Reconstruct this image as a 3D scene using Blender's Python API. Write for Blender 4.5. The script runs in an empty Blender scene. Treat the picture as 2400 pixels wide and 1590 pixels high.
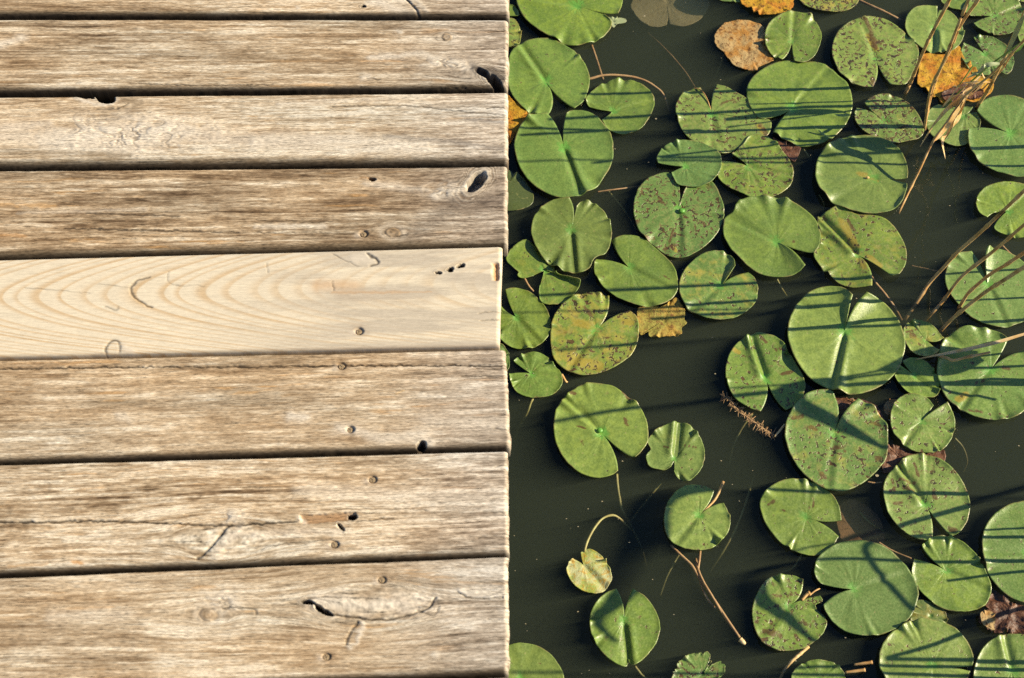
import bpy, bmesh, math, random
import numpy as np
from mathutils import Matrix, Vector

# ------------------------------------------------------------------ camera, light, exposure
SC = bpy.context.scene
WATER_Z = -0.28                      # deck tops lie at z = 0
F_PX, W_PX, H_PX = 3287.0, 2400.0, 1590.0
PITCH, ROLL, CAM_H = math.radians(29.0), math.radians(2.0), 1.557
SUN_EL, SUN_AZ = math.radians(31.0), math.radians(3.0)      # azimuth counted from +X towards +Y

cam_data = bpy.data.cameras.new('camera')
cam = bpy.data.objects.new('camera', cam_data)
SC.collection.objects.link(cam)
CAM_R = Matrix.Rotation(PITCH, 3, 'X') @ Matrix.Rotation(ROLL, 3, 'Z')
CAM_P = Vector((0.0, 0.0, CAM_H))
cam.matrix_world = Matrix.Translation(CAM_P) @ CAM_R.to_4x4()
cam_data.sensor_width = 36.0
cam_data.lens = F_PX / W_PX * 36.0
cam_data.clip_start, cam_data.clip_end = 0.05, 100.0
cam_data.dof.use_dof = True
cam_data.dof.focus_distance = 2.09
cam_data.dof.aperture_fstop = 7.0
SC.camera = cam

SUN_V = Vector((math.cos(SUN_EL) * math.cos(SUN_AZ), math.cos(SUN_EL) * math.sin(SUN_AZ), math.sin(SUN_EL)))
world = bpy.data.worlds.new('World')
SC.world = world
world.use_nodes = True
wn = world.node_tree.nodes
sky = wn.new('ShaderNodeTexSky')
sky.sky_type = 'NISHITA'
sky.sun_disc = False
sky.dust_density = 0.2
sky.ozone_density = 4.0
sky.sun_elevation = SUN_EL
sky.sun_rotation = math.radians(90.0) - SUN_AZ
world.node_tree.links.new(sky.outputs[0], wn['Background'].inputs[0])
wn['Background'].inputs[1].default_value = 0.065

sun_data = bpy.data.lights.new('sun', 'SUN')
sun_data.energy = 4.6
sun_data.angle = math.radians(0.35)
sun_data.color = (1.0, 0.86, 0.62)
sun = bpy.data.objects.new('sun', sun_data)
SC.collection.objects.link(sun)
sun.rotation_euler = SUN_V.to_track_quat('Z', 'Y').to_euler()

SC.view_settings.view_transform = 'Standard'
SC.view_settings.look = 'None'
SC.view_settings.exposure = 0.84
SC.view_settings.gamma = 1.0
SC.cycles.use_denoising = False        # what little sampling noise is left stands for the grain of the film

# ------------------------------------------------------------------ helpers
RNG = random.Random(7)


def at(px, py, z=WATER_Z):
    """World point at height z seen at photograph pixel (px, py)."""
    d = CAM_R @ Vector(((px - W_PX / 2) / F_PX, -(py - H_PX / 2) / F_PX, -1.0))
    t = (z - CAM_P.z) / d.z
    return CAM_P + d * t


_RI = np.array(CAM_R.transposed())


def project(P):
    q = (P - np.array(CAM_P)) @ _RI.T
    return W_PX / 2 + F_PX * q[..., 0] / -q[..., 2], H_PX / 2 - F_PX * q[..., 1] / -q[..., 2]


def _hash(ix, iy, seed):
    h = (ix.astype(np.int64) * 374761393 + iy.astype(np.int64) * 668265263 + seed * 982451653) & 0xFFFFFFFF
    h = ((h ^ (h >> 13)) * 1274126177) & 0xFFFFFFFF
    h = ((h ^ (h >> 16)) * 2246822519) & 0xFFFFFFFF
    return ((h ^ (h >> 15)) & 0xFFFFFF) / float(0xFFFFFF)


def vn(x, y, seed=0):
    """smooth value noise in 0..1"""
    ix, iy = np.floor(x), np.floor(y)
    fx, fy = x - ix, y - iy
    fx = fx * fx * fx * (fx * (fx * 6 - 15) + 10)
    fy = fy * fy * fy * (fy * (fy * 6 - 15) + 10)
    a, b = _hash(ix, iy, seed), _hash(ix + 1, iy, seed)
    c, d = _hash(ix, iy + 1, seed), _hash(ix + 1, iy + 1, seed)
    return (a + (b - a) * fx) * (1 - fy) + (c + (d - c) * fx) * fy


def fbm(x, y, seed=0, octv=4, lac=2.03, gain=0.5):
    s, a, n = 0.0, 1.0, 0.0
    for o in range(octv):
        s = s + a * vn(x, y, seed + 17 * o)
        n += a
        x, y, a = x * lac + 3.7, y * lac + 1.3, a * gain
    return s / n


def sstep(a, b, x):
    t = np.clip((x - a) / (b - a), 0, 1)
    return t * t * (3 - 2 * t)


def link(o, parent=None):
    SC.collection.objects.link(o)
    if parent is not None:
        o.parent = parent
    return o


def tag(o, label=None, cat=None, group=None, kind=None):
    if label: o['label'] = label
    if cat: o['category'] = cat
    if group: o['group'] = group
    if kind: o['kind'] = kind
    return o


def empty(name, loc=(0, 0, 0)):
    o = bpy.data.objects.new(name, None)
    o.location = loc
    o.empty_display_size = 0.05
    return link(o)


def mesh_from(name, verts, faces, mat, parent=None, smooth=True, attrs=None, origin=None):
    me = bpy.data.meshes.new(name)
    V = np.asarray(verts, dtype=float)
    loc = Vector((0, 0, 0))
    if origin is not None:
        loc = Vector(origin)
        V = V - np.array(loc)
    me.from_pydata(V.tolist(), [], faces)
    if attrs:
        for k, a in attrs.items():
            if np.ndim(a) == 1:
                at_ = me.attributes.new(k, 'FLOAT', 'POINT')
                at_.data.foreach_set('value', np.asarray(a, dtype=np.float32))
            else:
                at_ = me.attributes.new(k, 'FLOAT_COLOR', 'POINT')
                at_.data.foreach_set('color', np.asarray(a, dtype=np.float32).ravel())
    me.materials.append(mat)
    if smooth:
        me.polygons.foreach_set('use_smooth', [True] * len(me.polygons))
    me.update()
    o = bpy.data.objects.new(name, me)
    o.location = loc
    return link(o, parent)


def catmull(pts, n, closed=False):
    """n points along a centripetal-looking spline through pts (any dimension), evenly spaced"""
    P = np.asarray(pts, dtype=float)
    if len(P) < 3 and not closed:
        t = np.linspace(0, 1, n)[:, None]
        return P[0] * (1 - t) + P[-1] * t
    if closed:
        Q = np.vstack([P[-1], P, P[0], P[1]])
    else:
        Q = np.vstack([2 * P[0] - P[1], P, 2 * P[-1] - P[-2]])
    out = []
    for i in range(1, len(Q) - 2):
        p0, p1, p2, p3 = Q[i - 1], Q[i], Q[i + 1], Q[i + 2]
        for t in np.linspace(0, 1, 16, endpoint=False):
            out.append(0.5 * (2 * p1 + (p2 - p0) * t + (2 * p0 - 5 * p1 + 4 * p2 - p3) * t ** 2 + (3 * p1 - p0 - 3 * p2 + p3) * t ** 3))
    out.append(Q[-2])
    out = np.array(out)
    s = np.concatenate([[0], np.cumsum(np.linalg.norm(np.diff(out, axis=0), axis=1))])
    u = np.linspace(0, s[-1], n)
    return np.stack([np.interp(u, s, out[:, k]) for k in range(P.shape[1])], axis=1)


def tube(path, radii, sides=7, flat=1.0):
    """verts, faces of a tapering tube along 3-D path; flat < 1 squashes it across the vertical"""
    path = np.asarray(path, dtype=float)
    n = len(path)
    V, F = [], []
    for i in range(n):
        t = path[min(i + 1, n - 1)] - path[max(i - 1, 0)]
        t = t / (np.linalg.norm(t) + 1e-9)
        a = np.cross(t, (0, 0, 1.0))
        if np.linalg.norm(a) < 0.05:
            a = np.cross(t, (0, 1.0, 0))
        a /= np.linalg.norm(a)
        b = np.cross(a, t)
        for k in range(sides):
            th = 2 * math.pi * k / sides
            V.append(path[i] + radii[i] * (a * math.cos(th) + b * flat * math.sin(th)))
    for i in range(n - 1):
        for k in range(sides):
            k2 = (k + 1) % sides
            F.append((i * sides + k, i * sides + k2, (i + 1) * sides + k2, (i + 1) * sides + k))
    F.append(tuple(range(sides))[::-1])
    F.append(tuple((n - 1) * sides + k for k in range(sides)))
    return V, F


# ------------------------------------------------------------------ materials
class NT:
    def __init__(self, name):
        self.m = bpy.data.materials.new(name)
        self.m.use_nodes = True
        self.t = self.m.node_tree
        self.n = self.t.nodes
        self.bsdf = self.n.get('Principled BSDF')
        self.out = self.n.get('Material Output')

    def node(self, typ, **kw):
        x = self.n.new(typ)
        for k, v in kw.items():
            setattr(x, k, v)
        return x

    def put(self, sock, v):
        if hasattr(v, 'is_output'):
            self.t.links.new(v, sock)
        elif v is not None:
            sock.default_value = v

    def math(self, op, a, b=None, c=None, clamp=False):
        x = self.node('ShaderNodeMath', operation=op, use_clamp=clamp)
        self.put(x.inputs[0], a)
        if b is not None: self.put(x.inputs[1], b)
        if c is not None: self.put(x.inputs[2], c)
        return x.outputs[0]

    def mix(self, f, a, b, mode='MIX'):
        x = self.node('ShaderNodeMix', data_type='RGBA', blend_type=mode)
        self.put(x.inputs[0], f)
        self.put(x.inputs[6], a if hasattr(a, 'is_output') else (*a, 1))
        self.put(x.inputs[7], b if hasattr(b, 'is_output') else (*b, 1))
        return x.outputs[2]

    def ramp(self, v, lo, hi, a=0.0, b=1.0, smooth=True):
        x = self.node('ShaderNodeMapRange', interpolation_type='SMOOTHSTEP' if smooth else 'LINEAR')
        self.put(x.inputs[0], v)
        for i, q in enumerate((lo, hi, a, b)):
            self.put(x.inputs[i + 1], q)
        return x.outputs[0]

    def noise(self, vec, scale, detail=3.0, rough=0.5, dist=0.0, out=0):
        x = self.node('ShaderNodeTexNoise')
        if vec is not None: self.put(x.inputs['Vector'], vec)
        x.inputs['Scale'].default_value = scale
        x.inputs['Detail'].default_value = detail
        x.inputs['Roughness'].default_value = rough
        x.inputs['Distortion'].default_value = dist
        return x.outputs[out]

    def voronoi(self, vec, scale, feature='F1', rnd=1.0):
        x = self.node('ShaderNodeTexVoronoi', feature=feature)
        self.put(x.inputs['Vector'], vec)
        x.inputs['Scale'].default_value = scale
        x.inputs['Randomness'].default_value = rnd
        return x.outputs[0]

    def attr(self, name, kind='GEOMETRY', out='Fac'):
        x = self.node('ShaderNodeAttribute', attribute_type=kind, attribute_name=name)
        return x.outputs[out]

    def obj_coord(self):
        """object coordinates shifted by a per-object random amount, so no two share a pattern"""
        tc = self.node('ShaderNodeTexCoord').outputs['Object']
        oi = self.node('ShaderNodeObjectInfo').outputs['Random']
        cx = self.node('ShaderNodeCombineXYZ')
        self.put(cx.inputs[0], self.math('MULTIPLY', oi, 37.0))
        self.put(cx.inputs[1], self.math('MULTIPLY', oi, 91.0))
        va = self.node('ShaderNodeVectorMath', operation='ADD')
        self.put(va.inputs[0], tc)
        self.put(va.inputs[1], cx.outputs[0])
        return va.outputs[0], oi

    def scaled(self, vec, s):
        x = self.node('ShaderNodeVectorMath', operation='MULTIPLY')
        self.put(x.inputs[0], vec)
        x.inputs[1].default_value = s
        return x.outputs[0]

    def bump(self, h, strength, dist):
        x = self.node('ShaderNodeBump')
        x.inputs['Strength'].default_value = strength
        x.inputs['Distance'].default_value = dist
        self.put(x.inputs['Height'], h)
        self.put(self.bsdf.inputs['Normal'], x.outputs[0])

    def finish(self, color, rough=0.6, spec=0.5):
        self.put(self.bsdf.inputs['Base Color'], color if hasattr(color, 'is_output') else (*color, 1))
        self.put(self.bsdf.inputs['Roughness'], rough)
        self.put(self.bsdf.inputs['Specular IOR Level'], spec)
        return self.m


def mat_wood():
    t = NT('weathered_wood')
    base = t.attr('albedo', out='Color')
    tc = t.attr('grain', out='Vector')
    fine = t.noise(t.scaled(tc, (1.0, 7.0, 1.0)), 110.0, 4.0, 0.65)
    speck = t.noise(t.scaled(tc, (1.0, 4.0, 1.0)), 190.0, 3.0, 0.62)
    hair = t.noise(t.scaled(tc, (1.0, 46.0, 1.0)), 16.0, 4.0, 0.6)
    rough_ = t.attr('worn')
    f = t.math('ADD', t.ramp(fine, 0.32, 0.68, -0.42, 0.42, smooth=False), t.ramp(speck, 0.32, 0.68, -0.22, 0.22, smooth=False))
    f = t.math('SUBTRACT', f, t.ramp(hair, 0.57, 0.64, 0.0, 0.50))
    f = t.math('ADD', 1.0, t.math('MULTIPLY', f, rough_))
    c = t.node('ShaderNodeVectorMath', operation='SCALE')
    t.put(c.inputs[0], base)
    t.put(c.inputs[3], f)
    t.bump(t.math('ADD', fine, t.math('MULTIPLY', speck, 0.5)), 0.35, 0.0005)
    return t.finish(c.outputs[0], 0.82, 0.18)


def mat_pad():
    t = NT('lily_pad_leaf')
    vec, rnd = t.obj_coord()
    rad, ang = t.attr('rad'), t.attr('ang')
    dmg, yel, dark = (t.attr(k, 'OBJECT') for k in ('damage', 'yellowing', 'dullness'))
    # ground colour: green drifting between yellow-green and blue-green
    big = t.noise(vec, 22.0, 3.0, 0.55)
    g = t.mix(t.ramp(big, 0.3, 0.7), (0.128, 0.212, 0.022), (0.248, 0.342, 0.038))
    g = t.mix(t.ramp(rnd, 0.0, 1.0, 0.0, 0.85), g, (0.112, 0.218, 0.062))
    lite = t.math('FRACT', t.math('MULTIPLY', rnd, 7.31))
    g = t.mix(t.ramp(lite, 0.45, 1.0, 0.0, 0.75), g, (0.255, 0.330, 0.072))
    mot = t.noise(vec, 110.0, 4.0, 0.65)
    g = t.mix(t.ramp(mot, 0.38, 0.64, 0.55, 0.0), g, (0.088, 0.150, 0.030))
    # radial veins, faint
    cv = t.node('ShaderNodeCombineXYZ')
    t.put(cv.inputs[0], t.math('MULTIPLY', ang, 34.0))
    t.put(cv.inputs[1], t.math('MULTIPLY', rad, 1.6))
    t.put(cv.inputs[2], t.math('MULTIPLY', rnd, 50.0))
    vein = t.noise(cv.outputs[0], 1.5, 3.0, 0.6)
    veinm = t.math('MULTIPLY', t.ramp(vein, 0.46, 0.68), t.ramp(rad, 0.02, 0.9, 0.35, 0.08))
    g = t.mix(veinm, g, (0.20, 0.30, 0.075))
    # fine mealy mottling
    meal = t.noise(vec, 330.0, 3.0, 0.7)
    g = t.mix(t.ramp(meal, 0.38, 0.72, 0.0, 0.34), g, (0.270, 0.370, 0.070))
    pt = t.attr('patch')
    g = t.mix(t.math('MULTIPLY', t.ramp(t.math('ADD', pt, t.math('MULTIPLY', t.math('SUBTRACT', mot, 0.5), 0.9)), 0.25, 0.75), 0.9), g, (0.33, 0.26, 0.035))
    bl = t.attr('blight')
    g = t.mix(t.math('MULTIPLY', t.ramp(t.math('ADD', bl, t.math('MULTIPLY', t.math('SUBTRACT', mot, 0.5), 1.6)), 0.35, 0.75), 0.85), g, (0.105, 0.048, 0.016))
    # bright yellow-green where the stalk joins
    centre = t.math('MULTIPLY', t.ramp(t.math('ADD', rad, t.ramp(mot, 0.35, 0.65, -0.06, 0.06)), 0.02, 0.20, 1.0, 0.0), 0.8)
    g = t.mix(centre, g, (0.13, 0.36, 0.05))
    # yellowing
    yn = t.noise(vec, 55.0, 4.0, 0.6)
    ym = t.math('MULTIPLY', t.ramp(t.math('ADD', yn, t.math('MULTIPLY', yel, 0.45)), 0.55, 0.82), t.ramp(yel, 0.0, 0.25))
    g = t.mix(ym, g, (0.36, 0.31, 0.055))
    # dull olive film on old pads
    g = t.mix(dark, g, (0.075, 0.085, 0.028))
    # beetle tracks: short brown squiggles
    sq = t.noise(vec, 100.0, 1.5, 0.5, 0.5)
    line = t.ramp(t.math('ABSOLUTE', t.math('SUBTRACT', sq, 0.5)), 0.045, 0.080, 1.0, 0.0)
    m2 = t.noise(vec, 130.0, 2.0, 0.5)
    thr = t.ramp(dmg, 0.0, 1.0, 0.68, 0.42, smooth=False)
    dash = t.math('MULTIPLY', line, t.ramp(t.math('SUBTRACT', m2, thr), 0.0, 0.03))
    patch = t.noise(vec, 26.0, 2.0, 0.5)
    dash = t.math('MULTIPLY', dash, t.ramp(t.math('ADD', patch, t.math('MULTIPLY', dmg, 0.20)), 0.50, 0.66))
    brn = t.mix(t.ramp(t.noise(vec, 150.0, 2.0), 0.4, 0.6), (0.028, 0.015, 0.008), (0.105, 0.048, 0.016))
    # pale dry rim of each track
    halo = t.ramp(t.math('ABSOLUTE', t.math('SUBTRACT', sq, 0.5)), 0.07, 0.13, 1.0, 0.0)
    halo = t.math('MULTIPLY', halo, t.math('MULTIPLY', t.ramp(t.math('SUBTRACT', m2, thr), -0.02, 0.03), 0.35))
    g = t.mix(halo, g, (0.30, 0.30, 0.10))
    g = t.mix(t.math('MULTIPLY', dash, 0.92), g, brn)
    # pinprick spots
    dots = t.voronoi(vec, 150.0)
    dm = t.math('MULTIPLY', t.ramp(dots, 0.10, 0.17, 1.0, 0.0), t.ramp(t.noise(vec, 60.0, 1.0), t.ramp(dmg, 0.0, 1.0, 0.68, 0.40), 0.72))
    g = t.mix(t.math('MULTIPLY', dm, 0.8), g, (0.10, 0.045, 0.016))
    dots2 = t.voronoi(vec, 62.0)
    g = t.mix(t.ramp(dots2, 0.05, 0.085, 0.55, 0.0), g, (0.36, 0.33, 0.14))
    # browning of the very margin
    rimn = t.noise(vec, 48.0, 3.0)
    rim = t.math('MULTIPLY', t.ramp(rad, 0.965, 0.998), t.ramp(rimn, 0.45, 0.62, 0.0, 0.7))
    g = t.mix(rim, g, (0.24, 0.19, 0.07))
    t.bump(t.math('ADD', t.math('MULTIPLY', vein, 0.3), t.math('ADD', t.math('MULTIPLY', meal, 0.7), t.math('MULTIPLY', dash, -0.5))), 0.5, 0.0010)
    rough = t.ramp(meal, 0.3, 0.7, 0.27, 0.52)
    return t.finish(g, rough, 0.6)


def mat_dead(name, c_hi, c_mid, c_lo, rough=0.7, spec=0.3):
    t = NT(name)
    vec, rnd = t.obj_coord()
    n1 = t.noise(vec, 34.0, 5.0, 0.62)
    n2 = t.noise(vec, 150.0, 4.0, 0.65, 0.5)
    c = t.mix(t.ramp(n1, 0.38, 0.58), c_mid, c_hi)
    c = t.mix(t.ramp(n2, 0.52, 0.66, 0.0, 0.9), c, c_lo)
    ang, rad = t.attr('ang'), t.attr('rad')
    cv = t.node('ShaderNodeCombineXYZ')
    t.put(cv.inputs[0], t.math('MULTIPLY', ang, 22.0))
    t.put(cv.inputs[2], t.math('MULTIPLY', rnd, 50.0))
    v = t.noise(cv.outputs[0], 1.4, 3.0, 0.6)
    c = t.mix(t.ramp(v, 0.55, 0.7, 0.0, 0.05), c, c_lo)
    n3 = t.noise(vec, 330.0, 3.0, 0.7)
    c = t.mix(t.ramp(n3, 0.54, 0.64, 0.0, 0.6), c, c_lo)
    t.bump(t.math('ADD', t.math('MULTIPLY', n3, 0.6), n2), 0.7, 0.0014)
    return t.finish(c, rough, spec)


def mat_stalk(name, a, b, dark, rough=0.5):
    t = NT(name)
    vec, rnd = t.obj_coord()
    n = t.noise(vec, 60.0, 3.0, 0.6)
    c = t.mix(t.ramp(n, 0.35, 0.65), a, b)
    c = t.mix(t.ramp(t.noise(vec, 25.0, 3.0, 0.6), 0.55, 0.7, 0.0, 0.85), c, dark)
    t.bump(n, 0.4, 0.0008)
    return t.finish(c, rough, 0.4)


def mat_water():
    t = NT('pond_water')
    t.n.remove(t.bsdf)
    tr = t.node('ShaderNodeBsdfTransparent')
    gl = t.node('ShaderNodeBsdfGlossy')
    gl.inputs['Roughness'].default_value = 0.04
    lw = t.node('ShaderNodeLayerWeight')
    lw.inputs['Blend'].default_value = 0.5
    fres = t.math('ADD', 0.02, t.math('MULTIPLY', t.math('POWER', lw.outputs['Facing'], 5.0), 0.98))
    b = t.node('ShaderNodeBump')
    tc = t.node('ShaderNodeTexCoord').outputs['Object']
    t.put(b.inputs['Height'], t.noise(tc, 9.0, 2.0))
    b.inputs['Strength'].default_value = 0.15
    b.inputs['Distance'].default_value = 0.01
    t.put(gl.inputs['Normal'], b.outputs[0])
    mx = t.node('ShaderNodeMixShader')
    t.put(mx.inputs[0], fres)
    t.put(mx.inputs[1], tr.outputs[0])
    t.put(mx.inputs[2], gl.outputs[0])
    t.put(t.out.inputs['Surface'], mx.outputs[0])
    v = t.node('ShaderNodeVolumePrincipled')
    v.inputs['Color'].default_value = (0.146, 0.184, 0.118, 1)
    v.inputs['Density'].default_value = 17.0
    v.inputs['Anisotropy'].default_value = 0.0
    t.put(t.out.inputs['Volume'], v.outputs[0])
    return t.m


def mat_plain(name, a, b, scale=40.0, rough=0.8, spec=0.2, metal=0.0):
    t = NT(name)
    vec, rnd = t.obj_coord()
    n = t.noise(vec, scale, 4.0, 0.6)
    t.bump(n, 0.4, 0.001)
    t.bsdf.inputs['Metallic'].default_value = metal
    return t.finish(t.mix(t.ramp(n, 0.35, 0.65), a, b), rough, spec)


M_WOOD = mat_wood()
M_PAD = mat_pad()
M_YELLOW = mat_dead('yellow_dead_leaf', (0.50, 0.29, 0.022), (0.46, 0.17, 0.014), (0.11, 0.040, 0.010))
M_ORANGE = mat_dead('tan_dead_leaf', (0.44, 0.31, 0.135), (0.40, 0.19, 0.035), (0.13, 0.05, 0.014))
M_MOTTLED = mat_dead('mottled_dying_leaf', (0.30, 0.27, 0.055), (0.42, 0.27, 0.05), (0.16, 0.075, 0.022))
M_MILDEW = mat_dead('mildewed_leaf', (0.46, 0.47, 0.24), (0.28, 0.34, 0.06), (0.44, 0.27, 0.045))
M_BROWN = mat_dead('rotten_brown_leaf', (0.16, 0.065, 0.026), (0.085, 0.032, 0.014), (0.028, 0.012, 0.006), 0.5, 0.5)
M_SUNK = mat_dead('sunken_pale_leaf', (0.66, 0.55, 0.28), (0.62, 0.50, 0.25), (0.50, 0.40, 0.18))
M_SUNKB = mat_dead('sunken_brown_leaf', (0.36, 0.20, 0.09), (0.26, 0.15, 0.065), (0.18, 0.10, 0.04))
M_STEM = mat_stalk('lily_stalk', (0.44, 0.29, 0.14), (0.34, 0.20, 0.09), (0.20, 0.11, 0.045))
M_STEMG = mat_stalk('green_lily_stalk', (0.38, 0.36, 0.13), (0.30, 0.26, 0.09), (0.22, 0.16, 0.05))
M_REED = mat_stalk('dry_reed', (0.66, 0.43, 0.18), (0.50, 0.27, 0.085), (0.10, 0.045, 0.016))
M_STRAW = mat_stalk('straw_blade', (0.74, 0.56, 0.30), (0.66, 0.42, 0.15), (0.42, 0.22, 0.07))
M_PALE = mat_stalk('pale_green_blade', (0.36, 0.40, 0.22), (0.28, 0.34, 0.17), (0.20, 0.24, 0.10))
M_GREEN = mat_stalk('fresh_green_blade', (0.13, 0.26, 0.04), (0.17, 0.30, 0.06), (0.10, 0.18, 0.03))
M_BUD = mat_plain('green_stalk_tip', (0.09, 0.30, 0.03), (0.14, 0.36, 0.05), 200.0, 0.4, 0.5)
M_SCREW = mat_plain('weathered_screw', (0.26, 0.19, 0.115), (0.38, 0.29, 0.18), 300.0, 0.8, 0.2, 0.0)
M_BEAM = mat_plain('wet_dark_beam', (0.035, 0.025, 0.016), (0.06, 0.045, 0.03), 30.0)
M_MUD = mat_plain('pond_mud', (0.05, 0.04, 0.025), (0.08, 0.065, 0.04), 6.0)

# ------------------------------------------------------------------ setting: water and bed
def box(name, x0, x1, y0, y1, z0, z1, mat, parent=None):
    v = [(x, y, z) for z in (z0, z1) for y in (y0, y1) for x in (x0, x1)]
    f = [(0, 2, 3, 1), (4, 5, 7, 6), (0, 1, 5, 4), (2, 6, 7, 3), (0, 4, 6, 2), (1, 3, 7, 5)]
    return mesh_from(name, v, f, mat, parent, smooth=False)


tag(box('water', -6, 6, -5, 7, WATER_Z - 0.55, WATER_Z, mat_water()), kind='structure')
tag(box('pond_bed', -7, 7, -6, 8, WATER_Z - 0.70, WATER_Z - 0.60, M_MUD), kind='structure')

# ------------------------------------------------------------------ the jetty
def polydist(X, Y, pts, ky=1.12):
    d = np.full(X.shape, 1e9)
    for (x0, y0), (x1, y1) in zip(pts[:-1], pts[1:]):
        dx, dy = x1 - x0, (y1 - y0) * ky
        px, py = X - x0, (Y - y0) * ky
        t = np.clip((px * dx + py * dy) / (dx * dx + dy * dy + 1e-9), 0, 1)
        d = np.minimum(d, np.hypot(px - t * dx, py - t * dy))
    return d


def ell(X, Y, cx, cy, rx, ry, rot=0.0):
    c, s = math.cos(math.radians(rot)), math.sin(math.radians(rot))
    dx, dy = X - cx, Y - cy
    return np.hypot((dx * c + dy * s) / rx, (-dx * s + dy * c) / ry)


PAL_T = [0.0, 0.22, 0.42, 0.62, 0.82, 1.0]
PAL = np.array([(0.080, 0.050, 0.028), (0.180, 0.122, 0.072), (0.292, 0.214, 0.136),
                (0.402, 0.314, 0.215), (0.525, 0.435, 0.320), (0.665, 0.590, 0.475)])


def palette(g):
    g = np.clip(g, 0, 1)
    return np.stack([np.interp(g, PAL_T, PAL[:, k]) for k in range(3)], axis=-1) * np.array((1.01, 0.985, 0.945))


jetty = empty('wooden_jetty', at(600, 800, 0))
tag(jetty, 'weathered wooden jetty of wide boards with one newer pale board, beside the pond', 'jetty')
XL = -900.0


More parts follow.
